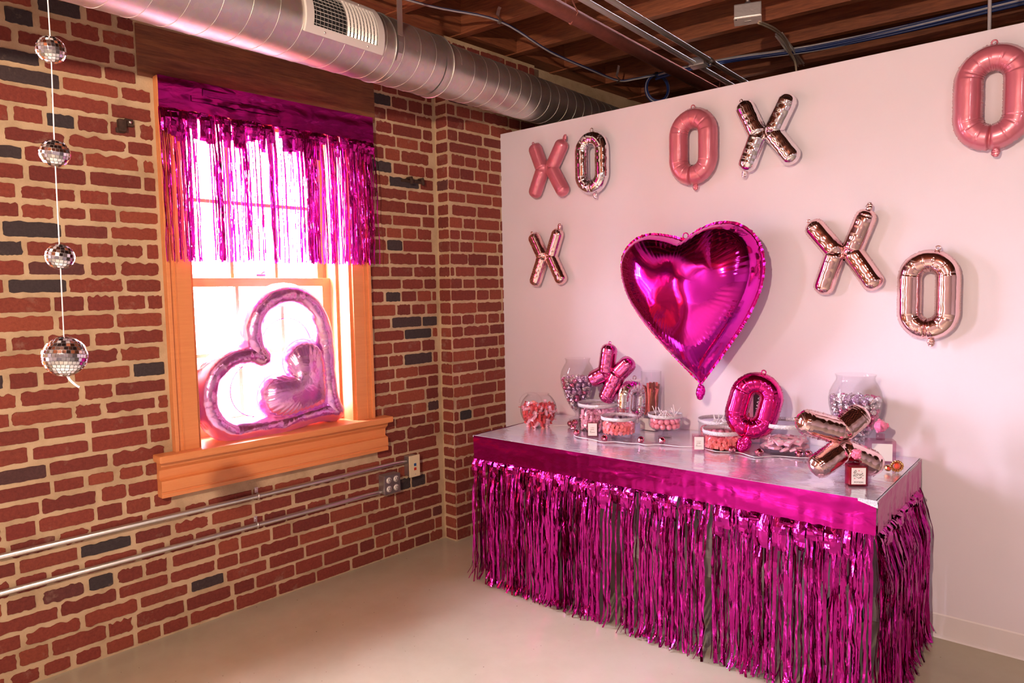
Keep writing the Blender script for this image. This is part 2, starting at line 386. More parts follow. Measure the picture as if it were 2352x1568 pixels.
def wall_with_holes(mb, P, u0_, u1_, z1, holes, th):
    us = sorted({u0_, u1_, *[h[0] for h in holes], *[h[1] for h in holes]})
    for a, b_ in zip(us, us[1:]):
        hs = [h for h in holes if a >= h[0]-1e-6 and b_ <= h[1]+1e-6]
        spans = [(0, z1)]
        for h in hs: spans = [(0, h[2]), (h[3], z1)]
        for (p, q) in spans:
            vs = [P(x, z, n) for n in (0, -th) for x in (a, b_) for z in (p, q)]
            mb.add(vs, [(0, 1, 3, 2), (4, 6, 7, 5), (0, 4, 5, 1), (2, 3, 7, 6), (0, 2, 6, 4), (1, 5, 7, 3)], False, 0)
PA = lambda u, z, n: WA(u, n, z)
mb = MB()
holesM = [(-1.16, -.34, .80, 2.36), (-3.00, -2.18, .80, 2.36)]
wall_with_holes(mb, PA, U0, U1, ZT, holesM, .34)
holesB = [(-1.27, -.215, .60, 2.39), (-1.325, -.165, 2.375, 2.60), (-3.11, -2.05, .60, 2.39), (-3.165, -2.00, 2.375, 2.60)]
brick_mesh(mb, brick_rows(-4.3, .250, ZT, holesB, 3), PA, 5)
# pier that steps forward at the corner
PU0, PU1, PN, PZ = .268, 1.03, .10, 2.905
vs = [WA(x, n, z) for n in (-.01, PN) for x in (PU0, PU1) for z in (0, PZ)]
mb.add(vs, [(0, 1, 3, 2), (4, 6, 7, 5), (0, 4, 5, 1), (2, 3, 7, 6), (0, 2, 6, 4), (1, 5, 7, 3)], False, 0)
brick_mesh(mb, brick_rows(PU0, PU1, PZ, [], 11), lambda u, z, n: WA(u, PN+n, z), 12)
side = []; z = 0; row = 0
while z < PZ-.02:
    h = CH*(1+.05*math.sin(row*1.7)); side.append((.006, PN+.006, z, min(z+h, PZ), row)); z += h; row += 1
brick_mesh(mb, side, lambda u, z, n: WA(PU0-n, u, z), 13)
o = mb.build('wall_left', [M['mortar'], M['brick']]); tag(o, kind='structure')

# floor, ceiling, other walls
mb = MB(); mb.box((2.9, -1.0, -.05), (8.6, 12.0, .1)); tag(mb.build('floor', M['floor']), kind='structure')
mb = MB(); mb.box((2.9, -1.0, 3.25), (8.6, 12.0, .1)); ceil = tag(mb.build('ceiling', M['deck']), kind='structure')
JS = .062
for k in range(-14, 8):
    y0 = .38+.04+k*.462
    mb = MB(); mb.box((3.2, 0, .125), (7.7, .052, .25), bev=.003)
    j = mb.build('joist', M['joist'], ceil, (-.62-0.0, y0, 2.935), (0, 0, JS*1.05))
mb = MB(); mb.box(((U0+U1)/2, .05, 3.08), (U1-U0, .34, .28)); o = mb.build('trim_2', M['joist'], None, nA*OA, (0, 0, RZA)); tag(o, kind='structure')
mb = MB(); mb.box((3.0, 4.7, 1.6), (8.6, .1, 3.2)); tag(mb.build('wall_far', M['lintel']), kind='structure')
mb = MB(); mb.box((3.0, -6.7, 1.6), (8.6, .1, 3.2)); tag(mb.build('wall_rear', M['plain']), kind='structure')
mb = MB(); mb.box((7.0, -1.0, 1.6), (.1, 11.6, 3.2)); tag(mb.build('wall_right', M['plain']), kind='structure')

# white partition
XL, XR, PT = -.4688, 2.75, 2.425
mb = MB(); mb.box(((XL+XR)/2, D+.065, PT/2), (XR-XL, .13, PT), bev=.002); tag(mb.build('wall_back', M['partition']), kind='structure')
mb = MB()
prof = [(0, 0), (-.014, 0), (-.010, .006), (-.0045, .012), (-.0035, .095), (-.001, .1), (0, .1)]
n = len(prof); vs = [(x, D+a, b_) for x in (XL, XR) for a, b_ in prof]
mb.add(vs, [(i, (i+1) % n, n+(i+1) % n, n+i) for i in range(n)]+[tuple(range(n)), tuple(range(n, 2*n))])
tag(mb.build('baseboard_back', M['base']), kind='structure')

# ------------------------------------------------------------------ windows (local: x along wall, -y into the room, z up)
def window(idx, u0_, u1_, detail=True):
    W = thing('window_%d' % idx, None, None, nA*OA+dA*((u0_+u1_)/2), RZA); tag(W, kind='structure')
    hw = (u1_-u0_)/2; z0, z1 = .80, 2.36
    c = MB()   # casing: two flat boards with a back band and inner bead
    for s_ in (-1, 1):
        xc = s_*(hw+.052); c.box((xc, -.014, (.775+2.385)/2), (.104, .028, 1.61), bev=.002)
        c.box((s_*(hw+.098), -.020, (.775+2.385)/2), (.016, .040, 1.61), bev=.003)
        c.box((s_*(hw+.068), -.029, (.775+2.385)/2), (.004, .006, 1.61))
    c.box((0, -.012, 2.372), (2*hw+.2, .024, .03))
    c.build('casing', M['orange'], W)
    j = MB()
    for s_ in (-1, 1): j.box((s_*(hw-.007), .16, (z0+z1)/2), (.014, .34, z1-z0)); j.box((s_*(hw-.02), .10, (z0+z1)/2), (.018, .02, z1-z0)); j.box((s_*(hw-.02), .215, (z0+z1)/2), (.014, .014, z1-z0))
    j.box((0, .16, z1-.007), (2*hw, .34, .014)); j.box((0, .28, z0-.01), (2*hw, .12, .03))
    j.build('jamb', M['orange'], W)
    st = MB(); y0, y1 = -.085, .20; xw = hw+.21
    st.box((0, -.045, .789), (2*(hw+.19), .082, .032), bev=.010)
    st.box((0, .09, .789), (2*hw-.002, .20, .030)); st.build('stool', M['orange'], W)
    ap = MB()
    pr = [(0, .775), (-.056, .775), (-.056, .770), (-.050, .752), (-.030, .735), (-.026, .700), (-.032, .694), (-.050, .690), (-.052, .645), (-.047, .641), (-.047, .638), (-.052, .634), (-.050, .618), (0, .618)]
    n = len(pr); ws = (hw+.175)
    vs = [(x, a, b_) for x in (-ws, ws) for a, b_ in pr]
    ap.add(vs, [(i, (i+1) % n, n+(i+1) % n, n+i) for i in range(n)]+[tuple(range(n)), tuple(range(n, 2*n))])
    ap.build('apron', M['orange'], W)
    def sash(y, za, zb, bot, top, muntz):
        f = MB(); sw = .048
        for s_ in (-1, 1): f.box((s_*(hw-.014-sw/2), y, (za+zb)/2), (sw, .036, zb-za), bev=.003)
        f.box((0, y, za+bot/2), (2*hw-.03, .034, bot), bev=.003); f.box((0, y, zb-top/2), (2*hw-.03, .034, top), bev=.003)
        fr = f.build('sash', M['orange'], W)
        g = MB(); iw = hw-.014-sw
        for k in (-1, 1): g.box((k*iw/3, y-.002, (za+zb)/2), (.017, .024, zb-za-.06))
        g.box((0, y-.002, muntz), (2*iw, .024, .017)); g.build('muntin', M['orange'], fr)
        p = MB(); p.box((0, y+.006, (za+zb)/2), (2*iw, .003, zb-za-.06)); p.build('pane', M['pane'], fr)
    sash(.185, z0+.005, 1.555, .08, .042, 1.19); sash(.228, 1.515, z1-.012, .042, .055, 1.92)
    lk = MB(); lk.box((0, .165, 1.568), (.05, .03, .012), bev=.004); lk.tube([(0, .165, 1.574), (.02, .150, 1.586)], .005, 8)
    lk.build('sash_lock', M['steel'], W)
    # timber lintel
    l = MB(); n_ = 24; hw2 = .585; rings = []
    for i in range(n_+1):
        x = -hw2+2*hw2*i/n_
        zb = 2.374+.006*nz(x*3, 1)+(.006 if i < 2 else 0); zt = 2.585+.006*nz(x*3, 5)
        rings.append([(x, .25, zb), (x, .006+.006*nz(x*4, 2), zb), (x, -.004+.005*nz(x*5, 3), zb+.012), (x, -.006+.004*nz(x*4, 4), zb+.10), (x, -.002, zt), (x, .25, zt)])
    vs = [p for r_ in rings for p in r_]; m_ = 6
    l.add(vs, [(i*m_+k, i*m_+(k+1) % m_, (i+1)*m_+(k+1) % m_, (i+1)*m_+k) for i in range(n_) for k in range(m_)]+[tuple(range(m_)), tuple(n_*m_+k for k in range(m_))])
    tag(l.build('trim_%d' % (idx+2), M['lintel'], None, nA*(OA+.004)+dA*((u0_+u1_)/2+.010), (0, 0, RZA)), kind='structure')
window(1, -1.16, -.34); window(2, -3.00, -2.18)

# ------------------------------------------------------------------ foil fringe
def strand(mb, x, y, z0, z1, wd, R, kinks, curl=0, sway=.01):
    yb_ = y
    n = 18; zs = [z0+(z1-z0)*i/n for i in range(n+1)]
    tw = R.uniform(-.7, .7); tws = R.uniform(-1.1, 1.1); ph = R.random()*50; vs = []; fs = []
    sx = R.gauss(0, sway); kk = [(k+R.gauss(0, .006), R.uniform(-.9, .9), R.uniform(-.006, .006)) for k in kinks]
    for i, z in enumerate(zs):
        t = i/n; a = tw+tws*t+.35*nz(ph+t*5); cx = x+sx*t+.003*nz(ph, t*5)*(.3+t)
        cy = .002+(yb_-.006)*min(1, t*3.5)+.006*nz(ph+9, t*6)*min(1, 5*t)
        for kz, ka, kx in kk:
            d_ = max(0, 1-abs(z-kz)/.035); a += ka*d_; cx += kx*d_; cy += kx*d_
        if curl and t > .93: q = (t-.93)/.07; cx += curl*q*.6; cy -= abs(curl)*q; z = max(.0025, z)
        h_ = wd/2*(1-.25*abs(nz(ph+t*12, 3)))
        dx, dy = h_*math.cos(a), h_*math.sin(a); vs += [(cx-dx, cy-dy, z), (cx+dx, cy+dy, z)]
    fs = [(2*i, 2*i+1, 2*i+3, 2*i+2) for i in range(n)]; mb.add(vs, fs, False)
def header(mb, x0, x1, z0, z1, seed, y=0, top_sag=.0, fold=True):
    nx, nzv = int((x1-x0)/.008), 14; vs = []
    for i in range(nx+1):
        x = x0+(x1-x0)*i/nx
        for k in range(nzv+1):
            t = k/nzv; z = z1+(z0-z1)*t
            yy = y-.007-.004*t*(nz(x*22, seed)+.4*nz(x*60, seed))-.004*nz(x*2.5, z*18, seed)*min(1, 4*t)
            if k == nzv: z += .006*nz(x*40, seed+4)
            vs.append((x, yy, z))
    m_ = nzv+1; mb.add(vs, [(i*m_+k, i*m_+k+1, (i+1)*m_+k+1, (i+1)*m_+k) for i in range(nx) for k in range(nzv)], True)
def fringe_mesh(mb, x0, x1, ztop, zbot, n, R, kinks, depth=.03, curl=True, gapf=None, wr=(.003, .009), low=.03, sway=.01):
    i = 0
    while i < n:
        c = R.uniform(x0, x1); g = R.choice([1, 1, 2, 3, 4, 6])
        for k in range(g):
            x = min(max(c+R.gauss(0, .008+.002*g), x0), x1); i += 1
            if gapf and R.random() > gapf(x): continue
            strand(mb, x, R.uniform(-depth, 0), ztop+R.uniform(-.01, .012), zbot+abs(R.gauss(0, low)), R.uniform(*wr)*(1.5 if R.random() < .15 else 1), R, kinks,
                   (R.uniform(-.03, .03) if curl else 0), sway)
def flaps(mb, x0, x1, z0, z1, n, R, y=-.006):
    """short fused strips still stuck together below the header band"""
    for i in range(n):
        x = R.uniform(x0, x1); wd = R.uniform(.012, .05); zt = z1; zb = R.uniform(z0, z1-.01); yy = y-R.uniform(0, .012); a = R.uniform(-.35, .35)
        ns = 6; vs = []
        for k in range(ns+1):
            t = k/ns; z = zt+(zb-zt)*t; yk = .001+(yy-.001)*min(1, t*2.2)-.006*math.sin(t*PI*R.uniform(.8, 1.4))
            vs += [(x-wd/2*math.cos(a), yk-wd/2*math.sin(a), z), (x+.2*wd*nz(i, t*3), yk-.003, z+.002*nz(i, t)), (x+wd/2*math.cos(a), yk+wd/2*math.sin(a), z)]
        mb.add(vs, [(3*k+j, 3*k+j+1, 3*k+j+4, 3*k+j+3) for k in range(ns) for j in (0, 1)], False)

TL_, TH = 1.83, .742
R = random.Random(21)
T = thing('foil_fringe_table_skirt', 'magenta foil fringe skirt hanging along the long front of the candy table', 'table skirt', (0, -.012, 0))
mb = MB(); header(mb, -.012, TL_+.012, .625, TH+.001, 3); mb.build('header_band', M['header'], T)
mb = MB(); fringe_mesh(mb, -.008, TL_+.008, .642, .0, 600, R, [.59, .53, .40, .27, .13], depth=.035, wr=(.004, .011), low=.018, sway=.008,
    gapf=lambda x: .95 if x < .5 else .70)
flaps(mb, 0, TL_, .50, .63, 110, R); tag(mb.build('fringe_strands', M['fringe'], T), kind='stuff')
T = thing('foil_fringe_table_skirt', 'magenta foil fringe skirt on the short right end of the candy table', 'table skirt', (TL_+.010, 0, 0), PI/2)
mb = MB(); header(mb, -.01, D-.012, .625, TH+.001, 9); mb.build('header_band', M['header'], T)
mb = MB(); fringe_mesh(mb, -.01, D-.02, .642, .0, 300, R, [.59, .53, .40, .27, .13], depth=.05, wr=(.004, .011), low=.02, sway=.02)
flaps(mb, 0, D-.02, .50, .63, 50, R); tag(mb.build('fringe_strands', M['fringe'], T), kind='stuff')
T = thing('foil_fringe_table_skirt', 'magenta foil fringe skirt on the short left end of the candy table', 'table skirt', (-.010, D-.012, 0), -PI/2)
mb = MB(); header(mb, .0, D-.02, .625, TH+.001, 15); mb.build('header_band', M['header'], T)
mb = MB(); fringe_mesh(mb, .0, D-.02, .642, .0, 110, R, [.53, .40, .27, .13], depth=.02, wr=(.004, .011), low=.02); tag(mb.build('fringe_strands', M['fringe'], T), kind='stuff')

# window valance
R = random.Random(5)
T = thing('foil_fringe_valance', 'violet magenta foil fringe valance taped across the top half of the window', 'curtain', nA*(OA+.046)+dA*(-.733), RZA)
hwv = .533
mb = MB(); header(mb, -hwv, hwv, 2.255, 2.384, 31)
header(mb, -.35, .02, 2.33, 2.362, 37, y=-.004); header(mb, -.40, .0, 2.30, 2.325, 41, y=-.005); mb.build('header_band', M['wheader'], T)
def vg(x):
    v = .40
    if x < -.40: v = .85
    if x > .22: v = .80
    if abs(x-.14) < .045: v = .85
    if abs(x+.18) < .03: v = .6
    return v
mb = MB(); fringe_mesh(mb, -hwv, hwv, 2.26, 1.615, 430, R, [2.06, 1.96, 1.80], depth=.02, curl=False, gapf=vg, wr=(.0025, .0075), low=.012, sway=.004)
flaps(mb, -hwv, hwv, 2.12, 2.26, 130, R); tag(mb.build('fringe_strands', M['wfringe'], T), kind='stuff')

# ------------------------------------------------------------------ table and cloth
T = thing('folding_table', 'white folding table hidden behind magenta fringe, dark legs showing through', 'table', (TL_/2, D/2, 0))
mb = MB(); mb.box((0, 0, .718), (TL_-.01, D-.02, .036), bev=.008); mb.build('tabletop', M['white_pl'], T)
for sx in (-1, 1):
    for sy in (-1, 1):
        mb = MB(); mb.tube([(sx*.70, sy*.29, .70), (sx*.72, sy*.30, .012)], .014, 12); mb.ball((sx*.72, sy*.30, .013), .0175, 12, 6, sc=(1, 1, .7)); mb.build('leg', M['black'], T)
    mb = MB(); mb.tube([(sx*.715, -.295, .25), (sx*.715, .295, .25)], .010, 10); mb.build('leg_brace', M['black'], T)
    mb = MB(); mb.tube([(sx*.705, -.29, .69), (sx*.705, .29, .69)], .010, 10); mb.tube([(sx*.706, 0, .69), (sx*.3, 0, .70)], .008, 8); mb.build('leg_hinge', M['black'], T)
CL = thing('holographic_tablecloth', 'silver holographic film tablecloth spread over the candy table', 'tablecloth', (0, 0, 0))
mb = MB(); nx, ny = 120, 50; vs = []
x0, x1, y0, y1 = -.012, TL_+.008, -.010, D-.004
for i in range(nx+1):
    for j in range(ny+1):
        x = x0+(x1-x0)*i/nx; y = y0+(y1-y0)*j/ny
        z = TH-.0008+.0022*abs(nz(x*3+y*2, y*9, 2))+.0012*nz(x*14, y*14, 8)
        cr = max(0, 1-math.hypot((x-1.62)/.25, (y-.13)/.13)); z += .006*cr*abs(nz(x*30+y*24, y*9-x*8, 5))
        vs.append((x, y, z))
mb.add(vs, [(i*(ny+1)+j, (i+1)*(ny+1)+j, (i+1)*(ny+1)+j+1, i*(ny+1)+j+1) for i in range(nx) for j in range(ny)], True)
mb.build('top_sheet', M['holo'], CL)
mb = MB()
mb.box((TL_/2-.002, -.0155, TH-.003), (TL_+.030, .005, .009), bev=.002); mb.box((TL_+.0145, D/2-.02, TH-.003), (.005, D-.02, .009), bev=.002)
mb.build('glitter_edge', M['silveredge'], CL)
mb = MB(); nx = 150; vs = []
for i in range(nx+1):
    x = .02+(TL_-.04)*i/nx
    for k in range(9): z = .73-.36*k/8; vs.append((x, D-.022+.012*nz(x*9, k*.3)*k/8, z))
mb.add(vs, [(i*9+k, (i+1)*9+k, (i+1)*9+k+1, i*9+k+1) for i in range(nx) for k in range(8)], True); mb.build('back_drop', M['holo'], CL)
mb = MB(); mb.add([(TL_-.045, -.0215, TH+.003), (TL_+.016, -.0215, TH+.003), (TL_+.018, -.0225, TH-.022), (TL_-.006, -.0225, TH-.016), (TL_-.045, -.0215, TH-.006)], [(0, 1, 2, 3, 4)]); mb.build('folded_corner', M['silveredge'], CL)
TZ = TH+.0025

# ------------------------------------------------------------------ balloons
def sweep(mb, path, wf, df, closed=False, K=22, fl=.12, ruff=.35, seed=0, upv=Vector((0, -1, 0)), mi=0, crumple=.0):
    """foil tube: path points with in-plane normal width wf(i) and depth df(i), flat seam flange on both sides."""
    P = [Vector(p) for p in path]; n = len(P); vs = []; fs = []
    for i in range(n):
        t = (P[(i+1) % n]-P[i-1]) if closed else (P[min(i+1, n-1)]-P[max(i-1, 0)])
        t.normalize(); nn = t.cross(upv).normalized(); w_, d_ = wf(i), df(i)
        ru = 1+ruff*nz(i*.9, seed)
        for k in range(K):
            a = 2*PI*k/K; ca, sa = math.cos(a), math.sin(a)
            if k == 0 or k == K//2: q = P[i]+nn*(w_*ca+math.copysign(fl*ru*.05, ca))+upv*(.0025*nz(i*.8, seed+3))
            else:
                cc = crumple*nz(i*.13, k*.55, seed)
                q = P[i]+nn*w_*(math.copysign(abs(ca)**.9, ca))*(1+cc)*.985+upv*(d_*math.copysign(abs(sa)**.85, sa)*(1+cc))
            vs.append(q)
    for i in range(n if closed else n-1):
        j = (i+1) % n
        for k in range(K): k2 = (k+1) % K; fs.append((i*K+k, i*K+k2, j*K+k2, j*K+k))
    if not closed: fs.append(tuple(range(K))); fs.append(tuple((n-1)*K+k for k in range(K)))
    mb.add(vs, fs, True, mi)
def resample(path, n, closed=False):
    P = [Vector(p) for p in path]
    if closed: P = P+[P[0]]
    d_ = [0]
    for a, b_ in zip(P, P[1:]): d_.append(d_[-1]+(b_-a).length)
    out = []; Lt = d_[-1]; j = 0; m_ = n if closed else n-1
    for i in range(n):
        t = Lt*i/m_
        while j < len(d_)-2 and d_[j+1] < t: j += 1
        f_ = (t-d_[j])/max(1e-9, d_[j+1]-d_[j]); out.append(P[j].lerp(P[j+1], min(1, f_)))
    return out, Lt
def tailmesh(p, dirv, ln=.035, wd=.014, seed=1):
    mb = MB(); p = Vector(p); dv = Vector(dirv).normalized(); sd = Vector((dv.z, 0, -dv.x)); n = 14
    sweep(mb, [p+dv*(ln*i/n)+sd*(.003*nz(i*.5, seed)) for i in range(n+1)],
          lambda i: wd*(.55+.45*math.sin(PI*min(1, i/n*1.1)))*(1+.25*nz(i, seed)) if i < n else .003, lambda i: wd*.45*(1+.6*nz(i*1.3, seed+2)) if i < n else .001, K=12, fl=.03, seed=seed)
    return mb
def tabmesh(p, r=.009):
    mb = MB(); mb.tube([(p[0]+r*math.cos(a), p[1], p[2]+r*math.sin(a)) for a in [2*PI*k/16 for k in range(16)]], .003, 6, closed=True); return mb
def balloon_O(label, loc, W, H, mat, rot=(0, 0, 0), w=None, group='letter balloons', seed=1, crum=.02, tail=(.1, -1), cut=True, tabx=.0, pleat=.09, tl=(.034, .013)):
    T = thing('letter_balloon', label, 'balloon', loc, group=None, rot=rot)
    w = w or W*.175; d_ = w*1.0; rx = W/2-w; rz_ = H/2-w; rc = rx*1.0
    pts = []
    for (cx, cz, a0) in ((rx-rc, rz_-rc*1.02, 0), (-(rx-rc), rz_-rc*1.02, PI/2), (-(rx-rc), -(rz_-rc*1.02), PI), (rx-rc, -(rz_-rc*1.02), 1.5*PI)):
        for k in range(9): a = a0+PI/2*k/8; pts.append(Vector((cx+rc*math.cos(a), 0, cz+rc*1.02*math.sin(a))))
    pa, Lt = resample(pts, 240, True); ib = min(range(240), key=lambda i: pa[i].z+abs(pa[i].x+.004)*2)
    def curv(i): return 1 if abs(pa[i].z) > rz_-rc*.85 else 0
    def fac(i):
        z = pa[i].z; c = curv(i); f_ = 1
        if c:
            f_ -= pleat*max(0, 1-abs(((i+3) % 13)-6.5)/1.1)*(.6+.6*nz(i*.2, seed))
            f_ -= .03
        if cut:
            dd = min(abs(i-ib), 240-abs(i-ib)); f_ *= 1-.55*math.exp(-(dd/1.3)**2)
        return f_
    mb = MB(); sweep(mb, pa, lambda i: w*(1+.02*nz(i*.1, seed))*(1-.25*(1-fac(i))), lambda i: d_*fac(i), True, K=26, fl=.10, ruff=.9, seed=seed, crumple=crum)
    mb.build('foil_body', mat, T)
    tailmesh((.012, 0, -H/2+.004), (tail[0], 0, tail[1]), tl[0], tl[1], seed).build('valve_tail', mat, T)
    tabmesh((tabx, 0, H/2+.008)).build('hanging_tab', mat, T)
    return T
def balloon_X(label, loc, tips, mat, rot=(0, 0, 0), w=.040, seed=1, crum=.05, axis='v', tail=None, d_=None, fl=.10, tabs=True):
    """tips: TL, TR, BL, BR ends of the arm centre lines (x, z) relative to loc; two chevrons fused along a crease."""
    T = thing('letter_balloon', label, 'balloon', loc, rot=rot); d_ = d_ or w*.95
    tips = [(a*1.0+.006*(1 if a > 0 else -1), b_+.012*(1 if b_ > 0 else -1)) for a, b_ in tips] if axis == 'v' else tips
    TLp, TRp, BLp, BRp = tips; mb = MB()
    if axis == 'v': pairs = [(TLp, (-w*.80, 0), BLp), (TRp, (w*.80, 0), BRp)]
    else: pairs = [(TLp, (0, w*.80), TRp), (BLp, (0, -w*.80), BRp)]
    for q, (a, m_, b_) in enumerate(pairs):
        A, C, B = Vector((a[0], 0, a[1])), Vector((m_[0], 0, m_[1])), Vector((b_[0], 0, b_[1]))
        path = [A.lerp(C, t/10) for t in range(10)]+[C.lerp(B, t/10) for t in range(11)]
        pa, Lt = resample(path, 110); mid = min(range(110), key=lambda i: (pa[i]-C).length)
        e = w/Lt*110
        def f(i, mid=mid, q=q, e=e):
            t = min(i, 109-i)/e*1.15; g = math.sqrt(max(.02, 1-(1-min(1, t))**2))
            if t < 1.05: g *= 1-.10*abs(nz(i*1.3, seed+q))
            return g
        def fd(i, mid=mid, f=f, q=q):
            return f(i)*(1-.28*math.exp(-((i-mid)/2.0)**2))*(1+.05*nz(i*.16, seed+9+q))
        sweep(mb, pa, lambda i: w*f(i)*(1-.05*math.exp(-((i-mid)/2.5)**2)), lambda i: d_*fd(i), K=22, fl=fl, ruff=.9, seed=seed+q*7, crumple=crum)
    mb.build('foil_body', mat, T)
    if tail:
        p = tips[tail[0]]; tailmesh((p[0]-.003*tail[1], 0, p[1]-.006*tail[2]), (tail[1], 0, tail[2]), .036, .012, seed).build('valve_tail', mat, T)
    if tabs:
        p = Vector((tips[0][0], 0, tips[0][1])); p = p*(1+.006/p.length); tabmesh(p, .006).build('hanging_tab', mat, T)
    return T
YB = D-.046
def on_wall(cx, cz, tips, y=YB): return (cx, y, cz), [(a-cx, b_-cz) for a, b_ in tips]
l, t = on_wall(-.052, 2.161, [(-.142, 2.305), (.064, 2.298), (-.148, 2.018), (.068, 2.009)])
t = [(a*1.0, b_*.98) for a, b_ in t]
balloon_X('satin pink letter X balloon at the top left of the white wall', l, t, M['satin'], w=.040, seed=1, crum=.0, tail=(1, .3, 1))
l, t = on_wall(1.199, 2.160, [(1.095, 2.312), (1.305, 2.306), (1.110, 2.015), (1.330, 2.028)])
balloon_X('silver foil letter X balloon, highest on the white wall', l, t, M['chrome'], w=.041, seed=4, crum=.012, tail=(2, -.1, -1))
l, t = on_wall(-.062, 1.661, [(-.162, 1.79), (.022, 1.805), (-.155, 1.507), (.045, 1.517)])
balloon_X('rose gold letter X balloon on the white wall left of the big heart', l, t, M['rose'], w=.037, seed=6, crum=.01, tail=(1, .1, 1))
l, t = on_wall(1.541, 1.609, [(1.405, 1.735), (1.632, 1.768), (1.458, 1.440), (1.672, 1.460)])
balloon_X('rose gold letter X balloon on the white wall right of the big heart', l, t, M['rose'], w=.040, seed=8, crum=.01, tail=(1, .1, 1))
balloon_O('silver foil letter O balloon beside the pink X, top left of the wall', (.254, YB, 2.155), .205, .335, M['chrome'], w=.038, seed=2, tail=(.5, -1))
balloon_O('satin pink letter O balloon above the big heart, left of the silver X', (.845, YB, 2.155), .245, .365, M['satin'], w=.045, seed=3, crum=0, pleat=.08)
balloon_O('satin pink letter O balloon at the top right corner of the white wall', (2.058, YB, 2.160), .250, .385, M['satin'], w=.045, seed=5, crum=0, pleat=.08)
balloon_O('rose gold letter O balloon, lowest and furthest right on the white wall', (1.862, YB, 1.420), .215, .355, M['rose'], w=.040, seed=9, tabx=.03)

def pillow(out, n=96, iters=1500):
    import numpy as np
    xs = [p[0] for p in out]; zs = [p[1] for p in out]; x0, x1, z0, z1 = min(xs), max(xs), min(zs), max(zs)
    hx, hz = (x1-x0)/(n-3), (z1-z0)/(n-3); X = x0-hx+hx*np.arange(n); Z = z0-hz+hz*np.arange(n)
    GX, GZ = np.meshgrid(X, Z, indexing='ij'); ins = np.zeros((n, n), bool); m_ = len(out)
    for i in range(m_):
        (ax, az), (bx, bz) = out[i], out[(i+1) % m_]
        if az == bz: continue
        c_ = ((az > GZ) != (bz > GZ)) & (GX < (bx-ax)*(GZ-az)/(bz-az)+ax); ins ^= c_
    u = np.zeros((n, n)); a_, b_ = 1/hx**2, 1/hz**2
    for k in range(iters):
        v = np.zeros_like(u); v[1:-1, 1:-1] = ((u[2:, 1:-1]+u[:-2, 1:-1])*a_+(u[1:-1, 2:]+u[1:-1, :-2])*b_+1)/(2*(a_+b_)); v[~ins] = 0; u = v
    u /= u.max()
    def f(x, z):
        i, j = (x-X[0])/hx, (z-Z[0])/hz; i0, j0 = int(i), int(j); i0 = max(0, min(n-2, i0)); j0 = max(0, min(n-2, j0)); p, q = i-i0, j-j0
        return float(u[i0, j0]*(1-p)*(1-q)+u[i0+1, j0]*p*(1-q)+u[i0, j0+1]*(1-p)*q+u[i0+1, j0+1]*p*q)
    return f
def inflated(mb, out, c, H, rings=26, flange=.012, seed=0, pleat=.05, back=1.0, mi=0, npl=90, y0=0):
    """out: closed outline (x,z); star shaped about c. Foil pillow with puckered rim."""
    n = len(out); vs = []; fs = []; PF = pillow(out)
    for side_ in (-1, 1):
        base = len(vs)
        for r_ in range(rings+1):
            s = math.sin(PI/2*r_/rings)
            for i, p in enumerate(out):
                x = c[0]+(p[0]-c[0])*s; z = c[1]+(p[1]-c[1])*s
                h = H*max(0, PF(x, z))**.5*(1 if s < .9 else max(0, (1-s)/.1)**.35)
                pl = pleat*(s**6)*H*(1-s**8)*4*(abs(math.sin(i*PI*npl/n))-.5)*(.6+.8*nz(i*.06, seed))
                cr = H*.045*nz(x*7, z*7, seed)*(1-s**6)
                vs.append((x, y0+side_*(h+pl+cr)*(1 if side_ < 0 else back), z))
        for r_ in range(rings):
            for i in range(n):
                j = (i+1) % n; a, b_, c_, d_ = base+r_*n+i, base+r_*n+j, base+(r_+1)*n+j, base+(r_+1)*n+i
                fs.append((a, b_, c_, d_) if side_ < 0 else (d_, c_, b_, a))
    mb.add(vs, fs, True, mi)
    fv = []
    for i, p in enumerate(out):
        dx, dz = p[0]-c[0], p[1]-c[1]; L_ = math.hypot(dx, dz); k = 1+flange*(1+.5*nz(i*.7, seed))/L_
        fv += [(c[0]+dx*.995, y0, c[1]+dz*.995), (c[0]+dx*k, y0+.006*nz(i*.6, seed+2), c[1]+dz*k)]
    mb.add(fv, [(2*i, 2*i+1, (2*i+3) % (2*n), (2*i+2) % (2*n)) for i in range(n)], True, mi)
def outline(parts, n):
    pts = []
    for seg_ in parts:
        q = catmull([Vector((a, 0, b_)) for a, b_ in seg_], 12); pts += q[:-1]
    r_, _ = resample(pts, n, True); return [(v.x, v.z) for v in r_]
HT = thing('heart_balloon', 'large shiny magenta foil heart balloon on the white wall above the candy table', 'balloon', (.88, D-.172, 1.42))
ho = outline([[(.867, 1.695), (.93, 1.738), (1.03, 1.768), (1.13, 1.755), (1.215, 1.69), (1.252, 1.58), (1.235, 1.45), (1.17, 1.31), (1.07, 1.16), (.950, .995)],
              [(.950, .995), (.86, 1.075), (.75, 1.18), (.64, 1.295), (.55, 1.42), (.507, 1.55), (.520, 1.65), (.59, 1.718), (.68, 1.738), (.78, 1.722), (.867, 1.695)]], 360)
ho = [((a-.88)*.965, (b_-1.40)*.965-.015) for a, b_ in ho]
mb = MB(); inflated(mb, ho, (-.005, .06), .165, seed=3, rings=34, pleat=.010, npl=70); mb.build('foil_body', M['heart'], HT)
tailmesh((.07, 0, -.415), (-.15, 0, -1), .075, .022, 5).build('valve_tail', M['heart'], HT)
tabmesh((-.012, 0, .295), .014).build('hanging_tab', M['heart'], HT)

